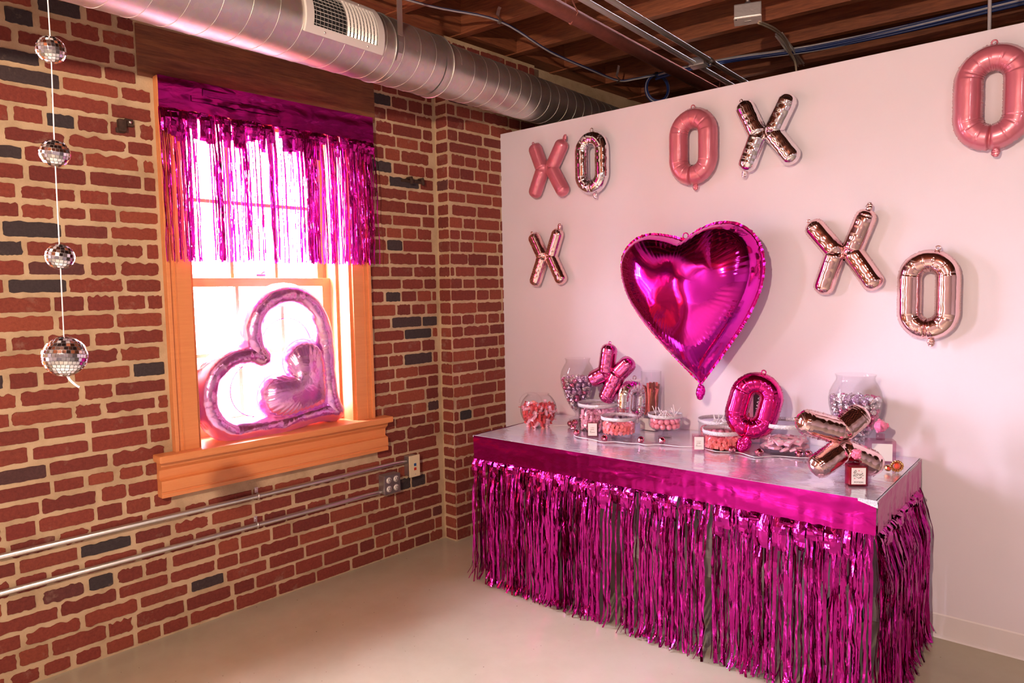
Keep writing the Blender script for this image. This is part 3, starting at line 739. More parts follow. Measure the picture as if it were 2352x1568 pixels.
# balloons standing on the table
tl = [(-.045, .145), (.105, .070), (-.120, -.035), (-.035, -.135)]
balloon_X('mauve pink letter X balloon tilted between the left candy vase and the stick jar', (.485, .50, 1.035), [(-.01, .14), (.100, .070), (-.115, -.040), (-.030, -.140)], M['mauve'], rot=(0, .05, .25), w=.040, seed=12, crum=.0, axis='v', d_=.040)
balloon_O('small silver letter O balloon behind the left round candy tubs', (.572, .56, .888), .180, .235, M['chrome'], rot=(0, .1, 1.15), w=.038, seed=14, crum=.02, tail=(0, -1))
balloon_O('hot pink letter O balloon leaning on the candy table between round candy tubs', (1.245, .45, .945), .215, .290, M['hotpink'], rot=(-.1, .26, .35), w=.044, seed=16, crum=.015, tail=(-.25, -1), tl=(.075, .030), pleat=.07)
mb = MB()
XT = balloon_X('rose gold letter X balloon standing on the right end of the candy table', (1.676, .175, .893), [(-.168, .084), (.108, .106), (-.122, -.104), (.158, -.106)], M['rose'], rot=(-.12, 0, .868), w=.044, seed=18, crum=.02, axis='h', d_=.046, fl=.12)

# open heart balloon on the window sill
HW = thing('open_heart_balloon', 'pearly pink open heart balloon with a small heart inside, on the orange window sill', 'balloon', nA*(OA-.055)+dA*(-.730)+Vector((0, 0, 1.093)), RZA)
def hcurve(k, n, sx=1, ox=0, oz=0, ang=.895):
    pts = []
    for i in range(n):
        t = 2*PI*i/n; x = 16*math.sin(t)**3; z = 13*math.cos(t)-5*math.cos(2*t)-2*math.cos(3*t)-math.cos(4*t)
        pts.append(Vector(((x*math.cos(ang)-z*math.sin(ang))*k+ox, 0, (x*math.sin(ang)+z*math.cos(ang))*k+oz)))
    return pts
cl, _ = resample(hcurve(.0227, 400, ox=-.005, oz=.0), 300, True)
cl = [Vector((p.x, 0, max(p.z, -.255))) for p in cl]
cl = [(cl[i-2]+cl[i-1]+cl[i]+cl[(i+1) % 300]+cl[(i+2) % 300])/5 for i in range(300)]
mb = MB(); sweep(mb, cl, lambda i: .053*(1-.05*abs(nz(i*.8, 3))), lambda i: .085*(1-.05*abs(nz(i*.35, 2))), True, K=28, fl=.10, ruff=.5, seed=23, crumple=.05)
mb.build('foil_ring', M['iri'], HW)
inner, _ = resample(hcurve(.0163, 300, ox=.010, oz=-.010), 200, True)
mb = MB(); mb.tube([(p.x, -.012, p.z) for p in inner], .0022, 6, closed=True); mb.build('inner_seam', M['mauve'], HW)
mid_, _ = resample(hcurve(.0200, 300, ox=.0, oz=-.0), 200, True)
mb = MB(); mb.add([(p.x, -.01, p.z) for p in mid_]+[(p.x, -.012, p.z) for p in inner], [(i, (i+1) % 200, 200+(i+1) % 200, 200+i) for i in range(200)], True)
mb.build('clear_film', M['film'], HW)
sm = hcurve(.0134, 300, ox=.082, oz=-.066, ang=.86); sm, _ = resample(sm, 200, True)
mb = MB(); inflated(mb, [(p.x, p.z) for p in sm], (.090, -.068), .090, rings=24, seed=8, pleat=.06, npl=40, flange=.01, y0=-.035); mb.build('small_heart', M['iri'], HW)

# ------------------------------------------------------------------ disco ball garland
def mirror_ball(mb, c, r, rows, core=True, mi=0, mj=1, rng=rnd):
    if core: mb.ball(c, r*.955, 20, 12, mi=mj)
    for i in range(rows):
        t0, t1 = PI*i/rows, PI*(i+1)/rows; tm = (t0+t1)/2; k = max(4, int(round(2*rows*math.sin(tm))))
        for j in range(k):
            a0, a1 = 2*PI*j/k, 2*PI*(j+1)/k; g = .07*(a1-a0); h = .07*(t1-t0)
            jt = Vector((rng.gauss(0, .03), rng.gauss(0, .03), rng.gauss(0, .03)))
            q = []
            for t, a in ((t0+h, a0+g), (t1-h, a0+g), (t1-h, a1-g), (t0+h, a1-g)):
                v = Vector((math.sin(t)*math.cos(a), math.sin(t)*math.sin(a), math.cos(t))); q.append(v)
            ce = sum(q, Vector())/4; nn = (ce.normalized()+jt).normalized()
            q = [(v-nn*((v-ce).dot(nn)))*r for v in q]
            mb.add([Vector(c)+v for v in q], [(0, 1, 2, 3)], False, mi)
G = thing('disco_ball_garland', 'hanging white string with four small mirror balls in front of the brick wall', 'garland', (.545, -1.972, 0))
GP = [(-.014, .010, 2.038), (0, 0, 1.80), (.017, -.008, 1.563), (.033, -.016, 1.334)]
Gz = [(2.038, .0310), (1.80, .0315), (1.563, .0300), (1.334, .0465)]
mb = MB(); mb.tube([(-.022, .012, 2.862)]+GP, .0014, 8)
mb.tube(catmull([(.036, -.015, 1.334-.044), (.043, -.012, 1.280), (.052, -.006, 1.270), (.061, .001, 1.262)], 5), .0024, 8); mb.build('string', M['white_cord'], G)
for i, (z, r_) in enumerate(Gz):
    mb = MB(); mirror_ball(mb, (0, 0, 0), r_, [13, 13, 12, 17][i]); mb.build('mirror_ball', [M['mirror'], M['boxgrey']], G, GP[i], (.1, .1, i))

# ------------------------------------------------------------------ duct
PSI, SLP, DR1, DR2 = -.129, .053, .140, .126
dd = Vector((math.sin(PSI), math.cos(PSI), SLP)).normalized(); DP0 = nA*(OA+.478)+Vector((0, 0, 2.552))
e1 = dd.cross(Vector((0, 0, 1))).normalized(); e2 = e1.cross(dd).normalized()
def DP(s, a, r_): return DP0+dd*s+(e1*math.cos(a)+e2*math.sin(a))*r_
DU = thing('spiral_duct', 'round galvanised spiral air duct running under the ceiling along the brick wall', 'air duct', DP(0, 0, 0))
DI = Matrix.Translation(-DP(0, 0, 0))
def dcyl(mb, s0, s1, r_, n=2, seg=64):
    vs = [DI @ DP(s0+(s1-s0)*i/n, 2*PI*k/seg, r_) for i in range(n+1) for k in range(seg)]
    mb.add(vs, [(i*seg+k, i*seg+(k+1) % seg, (i+1)*seg+(k+1) % seg, (i+1)*seg+k) for i in range(n) for k in range(seg)], True)
def helix(mb, s0, s1, r_, pitch=.107, hand=1):
    n = int((s1-s0)/pitch*40); mb.tube([DI @ DP(s0+(s1-s0)*i/n, hand*2*PI*i/40, r_) for i in range(n+1)], .0010, 5, caps=False)
SJ = -.20
mb = MB(); dcyl(mb, -4.6, SJ, DR1); helix(mb, -4.6, SJ-.03, DR1+.0005); mb.build('near_section', M['duct'], DU)
mb = MB(); dcyl(mb, SJ-.02, 4.2, DR2); helix(mb, SJ+.09, 4.2, DR2+.0005); mb.build('far_section', M['duct'], DU)
mb = MB(); dcyl(mb, SJ-.045, SJ+.01, DR1+.003); mb.tube([DI @ DP(SJ+.01, 2*PI*k/64, DR1+.003) for k in range(64)], .0025, 6, closed=True);
vs = [DI @ DP(SJ+.01, 2*PI*k/64, DR1+.003) for k in range(64)]+[DI @ DP(SJ+.03, 2*PI*k/64, DR2) for k in range(64)]
mb.add(vs, [(k, (k+1) % 64, 64+(k+1) % 64, 64+k) for k in range(64)], True); mb.build('coupling', M['duct'], DU)
mb = MB(); mb.tube([DI @ DP(-.585, 2*PI*k/64, DR1+.002) for k in range(64)], .0022, 6, closed=True); mb.build('seam_ring', M['duct'], DU)
# side register
SV0, SV1, AV0, AV1 = -1.07, -.665, math.radians(-30), math.radians(48)
mb = MB(); R1 = DR1+.010
def patch(mb, s0, s1, a0, a1, ra, rb, na=14):
    vs = []
    for r_ in (ra, rb):
        for i in range(na+1):
            a = a0+(a1-a0)*i/na; vs += [DI @ DP(s0, a, r_), DI @ DP(s1, a, r_)]
    o_ = 2*(na+1); fs = []
    for i in range(na): fs += [(2*i, 2*i+1, 2*i+3, 2*i+2), (o_+2*i, o_+2*i+2, o_+2*i+3, o_+2*i+1), (2*i, 2*i+2, o_+2*i+2, o_+2*i), (2*i+1, o_+2*i+1, o_+2*i+3, 2*i+3)]
    fs += [(0, o_, o_+1, 1), (2*na, 2*na+1, o_+2*na+1, o_+2*na)]; mb.add(vs, fs, False)
da = .20
patch(mb, SV0, SV1, AV0, AV0+da, DR1-.002, R1, 4); patch(mb, SV0, SV1, AV1-da, AV1, DR1-.002, R1, 4)
patch(mb, SV0, SV0+.035, AV0+da, AV1-da, DR1-.002, R1); patch(mb, SV1-.035, SV1, AV0+da, AV1-da, DR1-.002, R1)
rg = mb.build('register', M['white_metal'], DU)
mb = MB(); patch(mb, SV0+.03, SV1-.03, AV0+da*.8, AV1-da*.8, DR1+.0005, DR1+.0015); mb.build('shade_sheet', M['register_shade'], rg)  # black sheet on the uncut duct, paints the shade behind the blades
mb = MB(); nb = 18
for i in range(nb):
    s = SV0+.045+(SV1-SV0-.09)*i/(nb-1); tl_ = .0080 if i < nb*.45 else -.0060; wd = .0008
    vs = []
    for k in range(9):
        a = AV0+da+(AV1-AV0-2*da)*k/8; vs += [DI @ DP(s, a, DR1+.009), DI @ DP(s+tl_, a, DR1+.0018)]
    mb.add(vs+[v+dd*wd for v in vs], [(2*k, 2*k+1, 2*k+3, 2*k+2) for k in range(8)]+[(18+2*k, 18+2*k+2, 18+2*k+3, 18+2*k+1) for k in range(8)]+[(2*k, 2*k+2, 18+2*k+2, 18+2*k) for k in range(8)], False)
mb.build('louvre_blades', M['white_metal'], rg)
mb = MB()
for k in range(9):
    a = AV0+da+(AV1-AV0-2*da)*(k+.5)/9
    mb.tube([DI @ DP(SV0+.036, a, DR1+.0022), DI @ DP(SV1-.036, a, DR1+.0022)], .0011, 5)
mb.build('cross_bars', M['white_metal'], rg)
for s, a in ((SV0+.09, AV0+da*.5), (SV1-.09, AV0+da*.5), (SV0+.1, AV1-da*.5), (SV1-.1, AV1-da*.5)):
    mb = MB(); p = DI @ DP(s, a, R1); mb.ball(p, .0045, 10, 6); mb.build('screw', M['steel'], rg)
# strap hangers
for s in (-.56, -2.3):
    mb = MB(); base_ = DI @ DP(s, PI*.06, DR1+.004)
    pth = [DI @ DP(s, PI*t, DR1+.004) for t in (-.18, -.1, .0, .06)]
    for a, b_ in zip(pth, pth[1:]):
        mb.add([a-dd*.014, a+dd*.014, b_+dd*.014, b_-dd*.014], [(0, 1, 2, 3)])
    tz = 2.94-DP(0, 0, 0).z
    mb.box((base_.x, base_.y, (base_.z+tz)/2), (.003, .028, tz-base_.z)); mb.build('hanger_strap', M['duct'], DU)

# ------------------------------------------------------------------ ceiling services
cdv = Vector((-.026, 1, 0)).normalized()
def run(x0, y0, z, ya, yb, r_, nm, label, cat, mat, couples=(), seg=16):
    T = thing(nm, label, cat, (x0, y0, z)); mb = MB(); mb.tube([cdv*(ya-y0), cdv*(yb-y0)], r_, seg); mb.build('pipe_run', mat, T)
    for y in couples: mb = MB(); mb.tube([cdv*(y-y0-.03), cdv*(y-y0+.03)], r_*1.3, seg); mb.box(tuple(cdv*(y-y0)+Vector((0, 0, -r_*1.2))), (.01, .02, .01)); mb.build('coupling', M['steel'], T)
    return T
PT_ = run(.400, .105, 2.79, -6.3, 4.3, .036, 'sprinkler_pipe', 'red brown iron pipe slung under the ceiling joists', 'pipe', M['ironred'])
for y in (.30, 2.2):
    mb = MB(); p = cdv*(y-.105)
    mb.tube([(p.x-.0, p.y-.0, -.043), (p.x+.043, p.y, 0), (p.x+.012, p.y, .06), (p.x+.012, p.y, .135)], .004, 6); mb.tube([(p.x, p.y, -.043), (p.x-.043, p.y, 0), (p.x-.036, p.y+.01, .06), (p.x-.036, p.y+.01, .135)], .004, 6); mb.build('hanger', M['ironred'], PT_)
run(.459, .30, 2.85, -6.3, 4.3, .015, 'metal_conduit', 'thin steel conduit on the ceiling nearer the red brown pipe', 'conduit', M['emt'], (), 12)
run(.552, .39, 2.85, -6.3, 4.3, .015, 'metal_conduit', 'thin steel conduit on the ceiling with a coupling, further from the red brown pipe', 'conduit', M['emt'], (1.60,), 12)
def jbox(label, loc, sx, sy, sz, rz, drop):
    T = thing('junction_box', label, 'junction box', loc, rz)
    mb = MB(); mb.box((0, 0, sz/2), (sx, sy, sz), bev=.004); mb.build('box_body', M['boxgrey'], T)
    mb = MB(); mb.box((0, 0, -.002), (sx*1.02, sy*1.02, .004), bev=.001); c = mb.build('cover_plate', M['white_metal'], T)
    for a in (-1, 1): mb = MB(); mb.ball((a*sx*.42, a*sy*.42, -.004), .004, 8, 5); mb.build('screw', M['black'], c)
    if drop:
        mb = MB(); mb.box((0, 0, -.0045), (.03, .008, .002)); mb.build('knockout', M['boxgrey'], c)
        mb = MB(); mb.tube([(.0, .0, sz), (0, 0, 2.94-loc[2])], .0095, 10); mb.tube([(0, 0, sz-.003), (0, 0, sz+.018)], .016, 10); mb.build('drop_conduit', M['boxgrey'], T)
jbox('larger grey junction box with white cover hanging below the ceiling joists', (1.035, .885, 2.762), .125, .10, .065, .35, True)
jbox('small junction box with white cover on the thin ceiling conduit', (.44, 1.60, 2.838), .095, .085, .045, .1, False)
# strut bracket + cables
T = thing('strut_bracket', 'short slotted steel channel below the joists near the partition top', 'bracket', (.93, 1.75, 2.85), .0)
mb = MB(); a, b_ = Vector((.055, -.30, 0)), Vector((-.03, .34, 0)); dv = (b_-a).normalized(); sd = dv.cross(Vector((0, 0, 1)))
for q in (-1, 1): mb.tube([a+sd*.016*q, b_+sd*.016*q], .005, 6)
mb.box(tuple((a+b_)/2+Vector((0, 0, .012))), (.04, (b_-a).length, .004), Matrix.Rotation(math.atan2(dv.y, dv.x)-PI/2, 3, 'Z')); mb.build('channel', M['emt'], T)
def cable(nm, label, cat, pts, strands, mat, r_=.004, sub=6, name2='cable_strand'):
    T = thing(nm, label, cat, pts[0]); base = Vector(pts[0]); R = random.Random(len(pts)+strands)
    for k in range(strands):
        off = Vector((R.uniform(-1, 1), R.uniform(-1, 1), R.uniform(-1, 1)))*r_*1.6*(strands > 1)
        mb = MB(); pp = catmull([Vector(p)-base+off*(1+.4*math.sin(i+k)) for i, p in enumerate(pts)], sub); mb.tube(pp, r_, 7)
        mb.build(name2, mat if not isinstance(mat, list) else mat[k % len(mat)], T)
    return T
bl = [M['cable_blue'], M['cable_grey'], M['cable_blue']]
cable('cable_bundle', 'loose bundle of blue and grey cables sagging between joist clips above the duct', 'cables', [(-.42, -1.2, 2.92), (-.30, -.5, 2.90), (-.215, -.05, 2.895), (-.126, .367, 2.915), (-.11, .8, 2.855), (-.10, 1.2, 2.842), (-.107, 1.538, 2.85), (-.02, 1.62, 2.86), (.09, 1.68, 2.875)], 5, bl, .0042)
cable('cable_bundle', 'thick blue cable bundle running along the last joist above the white partition', 'cables', [(.10, 1.70, 2.87), (.35, 1.74, 2.89), (.62, 1.76, 2.88), (.88, 1.80, 2.865), (1.1, 1.84, 2.86), (1.5, 1.89, 2.868), (2.04, 1.97, 2.90), (2.7, 2.03, 2.91), (4.0, 2.12, 2.9)], 11, bl, .0075)
T = thing('cable_coil', 'coiled loop of blue cable hanging from the ceiling behind the partition', 'cable coil', (.10, 1.70, 2.79))
mb = MB()
for k in range(7):
    r_ = .075+.004*(k % 4); pts = [(r_*.92*math.cos(a), .10*0+.004*(k-3)*1.5+.02*math.sin(a), r_*math.sin(a)*1.15) for a in [2*PI*j/30 for j in range(30)]]
    mb.tube(pts, .0045, 6, closed=True, mi=(1 if k in (2, 5) else 0))
mb.build('coil_loops', [M['cable_blue'], M['cable_grey']], T)
T.rotation_euler = (0, 0, .7)
mb = MB(); mb.tube([(-.004, 0, .075), (-.004, 0, .105)], .012, 8); mb.build('tie', M['black'], T)
cable('tan_cable', 'tan cable from the larger junction box down behind the partition', 'cable', [(1.07, .93, 2.757), (1.05, 1.2, 2.80), (1.0, 1.5, 2.84), (.955, 1.72, 2.84), (.93, 1.9, 2.80), (.925, 1.93, 2.6), (.925, 1.93, 2.2)], 2, M['cable_tan'], .0045)
cable('white_cable', 'pale cable dropping straight from the joists behind the partition at right', 'cable', [(2.005, .93, 2.96), (2.012, .93, 2.6), (2.015, .93, 2.1)], 1, M['cable_grey'], .007)
for (x, y, z, lb) in ((-.126, .367, 2.915, 'bent metal cable clip on a joist above the duct, nearer the window'), (-.107, 1.538, 2.85, 'bent metal cable clip on a joist beyond the duct, near the cable coil')):
    T = thing('cable_clip', lb, 'cable clip', (x, y, z))
    mb = MB(); pth = [(0, 0, -.014), (.014, 0, -.004), (.012, 0, .012), (-.006, 0, .03), (.004, 0, .06), (.012, 0, max(.07, 2.945-z))]
    for a, b_ in zip(pth, pth[1:]):
        a, b_ = Vector(a), Vector(b_); mb.add([a+Vector((0, -.012, 0)), a+Vector((0, .012, 0)), b_+Vector((0, .012, 0)), b_+Vector((0, -.012, 0)), a+Vector((.002, -.012, 0)), a+Vector((.002, .012, 0)), b_+Vector((.002, .012, 0)), b_+Vector((.002, -.012, 0))], [(0, 1, 2, 3), (7, 6, 5, 4), (0, 3, 7, 4), (1, 5, 6, 2)])
    mb.build('clip_strip', M['steel'], T)

# ------------------------------------------------------------------ wall conduits, boxes, hooks
def wconduit(label, z, u1_, strap_us):
    T = thing('wall_conduit', label, 'conduit', WA(0, 0, z), RZA); mb = MB()
    mb.tube([(-6.0, -.020, 0), (u1_-.09, -.020, 0), (u1_-.03, -.026, 0), (u1_, -.026, 0)], .0118, 14); mb.build('pipe_run', M['steel'], T)
    for u in strap_us:
        mb = MB(); mb.tube([(u, -.020+.0135*math.cos(a), .0135*math.sin(a)) for a in [2*PI*k/14 for k in range(14)]], .0035, 6, closed=True)
        mb.box((u, -.004, .026), (.016, .004, .026)); mb.ball((u, -.008, .028), .005, 8, 5); mb.build('strap', M['steel'], T)
    return T
wconduit('upper galvanised conduit along the brick wall, ending at the ivory jack plate', .525, -.030, [-.90, -2.2]); wconduit('lower galvanised conduit along the brick wall, ending at the grey outlet box', .388, -.195, [-.91, -2.2])
T = thing('outlet_box', 'square grey metal box with four round outlets on the brick wall', 'outlet box', WA(-.150, .001, .428), RZA)
mb = MB(); mb.box((0, -.027, 0), (.105, .054, .105), bev=.007); mb.build('box_body', M['boxgrey'], T)
mb = MB(); mb.box((0, -.056, 0), (.105, .004, .105), bev=.002); c = mb.build('cover_plate', M['boxgrey'], T)
for sx in (-1, 1):
    for sz in (-1, 1):
        mb = MB(); mb.tube([(sx*.024, -.057, sz*.024), (sx*.024, -.0605, sz*.024)], .017, 20)
        r_ = mb.build('receptacle', M['white_metal'], c)
        mb = MB(); mb.box((sx*.024-.006, -.061, sz*.024+.004), (.0022, .001, .008)); mb.box((sx*.024+.006, -.061, sz*.024+.004), (.0022, .001, .007)); mb.ball((sx*.024, -.0608, sz*.024-.007), .0026, 8, 4, sc=(1, .2, 1)); mb.build('slots', M['black'], c)
T = thing('data_jack_box', 'grey metal box with an ivory plate and blue and red jacks on the brick wall', 'wall jack', WA(.005, .001, .497), RZA)
mb = MB(); mb.box((0, -.026, 0), (.062, .052, .112), bev=.005); mb.build('box_body', M['boxgrey'], T)
mb = MB(); mb.box((0, -.056, 0), (.074, .006, .122), bev=.002); c = mb.build('plate', M['ivory'], T)
for z, mt, nm in ((.008, 'blue_p', 'blue_jack'), (-.016, 'red_p', 'red_jack')): mb = MB(); mb.box((.002, -.0600, z), (.015, .003, .015), bev=.001); mb.build(nm, M[mt], c)
for z in (.030, -.046): mb = MB(); mb.ball((.002, -.0595, z), .003, 8, 5); mb.build('screw', M['steel'], c)
T = thing('wall_bracket', 'small rusty iron bracket with a bolt on the bricks left of the window', 'bracket', WA(-1.385, .004, 2.165), RZA)
mb = MB(); mb.box((.014, -.008, .012), (.03, .016, .03), bev=.002); mb.box((-.014, -.012, -.004), (.03, .03, .05), bev=.006); mb.box((-.02, -.005, -.022), (.03, .012, .02), bev=.004); mb.build('plate', M['rust'], T)
mb = MB(); mb.tube([(.016, -.014, .014), (.016, -.024, .014)], .0075, 6); mb.build('bolt', M['steel'], T)
T = thing('wall_bracket', 'rusty iron remnant with two stubs on the bricks right of the window', 'bracket', WA(.085, .004, 2.09), RZA)
mb = MB(); mb.box((0, -.004, .0), (.15, .008, .016), bev=.002); mb.build('bar', M['rust'], T)
for x in (-.03, .05): mb = MB(); mb.tube([(x, 0, .012), (x, -.035, .014), (x, -.04, -.02)], .009, 8); mb.build('stub', M['rust'], T)

# ------------------------------------------------------------------ containers
def shell(prof, th=.0025):
    """outer profile bottom to rim -> closed wall profile with thickness"""
    return prof+[(max(.0005, r_-th), z+(th if i == 0 else 0)) for i, (r_, z) in reversed(list(enumerate(prof)))]
def container(nm, label, cat, loc, prof, mat, th=.0025):
    T = thing(nm, label, cat, loc); mb = MB(); mb.lathe(shell(prof, th), 48); mb.build('glass_body', mat, T); return T
def band(T, r_, z0, z1): mb = MB(); mb.lathe([(r_, z0), (r_+.0025, z0), (r_+.0025, z1), (r_, z1)], 56, close=True); mb.build('rhinestone_band', M['rhine'], T)

# candies: one prototype of each kind, then linked copies
KINDS = {}
def proto(kind, mb, mats): KINDS[kind] = None; me = mb.build(kind, mats); KINDS[kind] = me; me['_proto'] = 1; return me
PROT = {}
def candy(kind, label, cat, group, loc, rot, mats=None):
    p = PROT[kind]
    o = p.copy(); o.pop('_used', None); COL.objects.link(o); o.location = loc; o.rotation_euler = rot
    for a, b_ in (('kiss_s', 'silver'), ('kiss_p', 'pink'), ('kiss_l', 'lavender')):
        if kind == a: label = label.replace('pink or silver', b_).replace('silver or pink', b_)
    if kind.startswith('wrap_'): label = label.replace('red or pink', 'red' if kind == 'wrap_r' else 'pink')
    if kind == 'cube_k': label = label.replace('coral pink', 'pale pink')
    tag(o, label, cat, group); return o
def mk(kind, name, mb, mats):
    o = mb.build(name, mats); COL.objects.unlink(o); PROT[kind] = o
for cname, mt in (('p', 'c_pinkfoil'), ('s', 'c_silver'), ('l', 'c_lav')):
    mb = MB(); mb.lathe([(.0002, -.011), (.0115, -.0105), (.014, -.005), (.0118, .003), (.006, .009), (.0018, .0145), (.0002, .016)], 9, smooth=False); mk('kiss_'+cname, 'foil_wrapped_chocolate', mb, M[mt])
for cname, mt in (('c', 'c_coral'), ('k', 'c_pink')):
    mb = MB(); mb.box((0, 0, 0), (.0185, .0185, .015), bev=.003); mk('cube_'+cname, 'candy_cube', mb, M[mt])
for cname, mt in (('r', 'c_red'), ('p', 'c_paper')):
    mb = MB(); mb.box((0, 0, 0), (.030, .014, .012), bev=.002)
    for s_ in (-1, 1): mb.add([(s_*.014, 0, -.002), (s_*.014, 0, .002), (s_*.026, .009, .006), (s_*.028, .002, -.002), (s_*.026, -.009, -.005)], [(0, 1, 2, 3), (0, 3, 4), (1, 2, 4)])
    mk('wrap_'+cname, 'wrapped_candy', mb, M[mt])
mb = MB(); mb.box((0, 0, 0), (.042, .028, .010), bev=.003); mb.box((0, -.0, .0052), (.014, .012, .0006), mi=1); mk('packet', 'candy_packet', mb, [M['c_paper'], M['label']])
LIDX = [0]
def fill(n_rings_fn, z0, z1, s, kinds, label, cat, group, base, R, dome=0, flat=False, cap=400):
    """rim rings of every layer plus the whole top two layers"""
    bx, by, bz = base; nl = max(1, int((z1-z0)/(s*.82))); cnt = 0
    for l in range(nl):
        z = z0+s*.5+l*s*.82; rr = n_rings_fn(z)-s*.60; top = l >= nl-2
        ring = 0
        while rr > s*.3:
            if ring > 1 and not top: break
            k = max(1, int(2*PI*rr/(s*1.06))); ph = R.random()*6
            for j in range(k):
                if cnt >= cap: return
                a = ph+2*PI*j/k+R.uniform(-.25, .25)/k; zz = z+(0 if top else R.uniform(-.12, .12)*s)+(R.uniform(-.1, .1)+dome*(1-(rr/n_rings_fn(z))**2))*s if top else z
                rot = (R.uniform(0, 6), R.uniform(0, 6), R.uniform(0, 6)) if not flat else (R.uniform(-.5, .5)+(PI/2 if not top else 0)*0, R.uniform(-.5, .5), R.uniform(0, 6))
                candy(R.choice(kinds), label, cat, group, (bx+rr*math.cos(a), by+rr*math.sin(a), bz+zz), rot); cnt += 1
            rr -= s*1.02; ring += 1
R = random.Random(33)
def lerp_prof(prof):
    def f(z):
        pz = [(zz, r_) for r_, zz in prof]
        for (a, ra), (b_, rb) in zip(pz, pz[1:]):
            if a <= z <= b_: return ra+(rb-ra)*(z-a)/max(1e-6, b_-a)
        return pz[-1][1]
    return f
# left footed vase
vp = [(.002, .0), (.052, .0), (.054, .004), (.046, .010), (.018, .022), (.016, .036), (.026, .050), (.044, .072), (.062, .105), (.078, .145), (.090, .185), (.097, .220), (.098, .245), (.092, .275), (.078, .303), (.068, .320), (.066, .330), (.070, .341), (.071, .345)]
b0 = (.185, .625, TZ)
container('candy_vase', 'tall footed clear vase of pink foil chocolates at the left of the table', 'vase', b0, vp[:5]+vp[5:], M['glass'])
fill(lerp_prof(vp[6:]), .058, .250, .0275, ['kiss_p', 'kiss_l', 'kiss_l', 'kiss_s'], 'pink or silver foil wrapped chocolate in the tall vase at the left', 'candy', 'foil chocolates in the left vase', b0, R)
# right vase
vq = [(.002, 0), (.050, 0), (.052, .004), (.030, .014), (.024, .03), (.034, .052), (.055, .085), (.076, .125), (.093, .170), (.103, .215), (.105, .245), (.100, .275), (.088, .302), (.077, .320), (.075, .332), (.079, .343), (.080, .346)]
b1 = (1.615, .612, TZ)
container('candy_vase', 'tall footed clear vase of silver foil chocolates behind the rose gold X balloon', 'vase', b1, vq, M['glass'])
fill(lerp_prof(vq[5:]), .062, .262, .029, ['kiss_s', 'kiss_s', 'kiss_l', 'kiss_p', 'kiss_s'], 'silver or pink foil wrapped chocolate in the vase at the right', 'candy', 'foil chocolates in the right vase', b1, R)
# tilted fish bowl
bw = []
for i in range(17): a = -PI/2+.38+(PI-.38-.62)*i/16; bw.append((.098*math.cos(a), .096+.098*math.sin(a)*1.0))
zb = bw[0][1]; bw = [(.002, zb)]+bw+[(.060, bw[-1][1]+.004)]
bw = [(r_, z-zb) for r_, z in bw]
b2 = (.118, .352, TZ)
T = container('candy_bowl', 'round clear fishbowl jar of red wrapped candies at the far left of the table', 'jar', b2, bw, M['glass'])
mb = MB(); zc, hr = .150, .060
vs_ = Matrix.Rotation(-.95, 4, 'X')
T.rotation_euler = (0, 0, .66)
mb.tube([Vector((-.040, -.058, .142))+(Matrix.Rotation(.85, 3, 'X') @ Vector((.058*math.cos(a), .058*math.sin(a), 0))) for a in [2*PI*k/40 for k in range(40)]], .0028, 8, closed=True); mb.build('tilted_rim', M['acrylic'], T)
fill(lambda z: .095*math.sqrt(max(.1, 1-((z-.09)/.10)**2)), .010, .125, .025, ['wrap_r', 'wrap_r', 'wrap_p', 'wrap_r', 'wrap_p'], 'red or pink wrapped candy in the fishbowl jar', 'candy', 'wrapped candies in the fishbowl jar', b2, R)
# straight tubs
def tub(label, loc, r_, h, bandh=.018, foot=0):
    prof = [(.002, 0), (r_*.99, 0), (r_, .003), (r_, h)] if not foot else [(.002, 0), (r_*.42, 0), (r_*.44, .004), (.016, .010), (.012, foot-.004), (.02, foot), (r_*.80, foot+.004), (r_*.95, foot+.016), (r_, foot+.03), (r_, h)]
    T = container('candy_tub', label, 'candy dish', loc, prof, M['acrylic']); band(T, r_, h-bandh, h); return T
A_ = (.420, .462, TZ); tub('tall round acrylic tub of pink wrapped candies below the mauve X balloon', A_, .098, .142)
fill(lambda z: .095, .004, .112, .030, ['wrap_p'], 'pink wrapped candy in the tall round tub', 'candy', 'pink candies in the tall round tub', A_, R)
B_ = (.628, .330, TZ); tub('footed acrylic dish of coral candy cubes at the left front of the table', B_, .083, .113, .016, .024)
fill(lambda z: .078, .030, .092, .0195, ['cube_c', 'cube_c', 'cube_k'], 'coral pink candy cube in the left footed dish', 'candy', 'coral candy cubes in the left dish', B_, R)
C_ = (.795, .485, TZ); tub('footed acrylic dish of pink lollipops below the heart tip', C_, .080, .118, .016, .038)
D_ = (1.015, .610, TZ); tub('round acrylic tub of pink lollipops behind the coral cube tub', D_, .096, .097)
E_ = (1.108, .435, TZ); tub('round acrylic tub of coral candy cubes left of the hot pink O balloon', E_, .085, .086)
fill(lambda z: .083, .003, .066, .0195, ['cube_c'], 'coral pink candy cube in the middle round tub', 'candy', 'coral candy cubes in the middle tub', E_, R)
F_ = (1.352, .530, TZ); tub('wide round acrylic tub of pink packets right of the hot pink O balloon', F_, .104, .132)
fill(lambda z: .100, .003, .075, .036, ['packet'], 'pink candy packet with a white sticker in the wide tub', 'candy', 'pink packets in the wide tub', F_, R, flat=True)
mb = MB(); mb.ball((0, 0, 0), .0135, 14, 10); mk('pop', 'lollipop_head', mb, M['c_pink'])
mbs = MB(); mbs.tube([(0, 0, .010), (0, 0, .075)], .0018, 7); STK = mbs.build('stick', M['c_white']); COL.objects.unlink(STK)
def lolly(loc, rot, lb, grp, head='pop'):
    T = thing('lollipop', lb, 'lollipop', loc, rot=rot, group=grp)
    h = PROT['pop'].copy(); h.name = 'candy_head'; COL.objects.link(h); h.parent = T; s_ = STK.copy(); COL.objects.link(s_); s_.parent = T
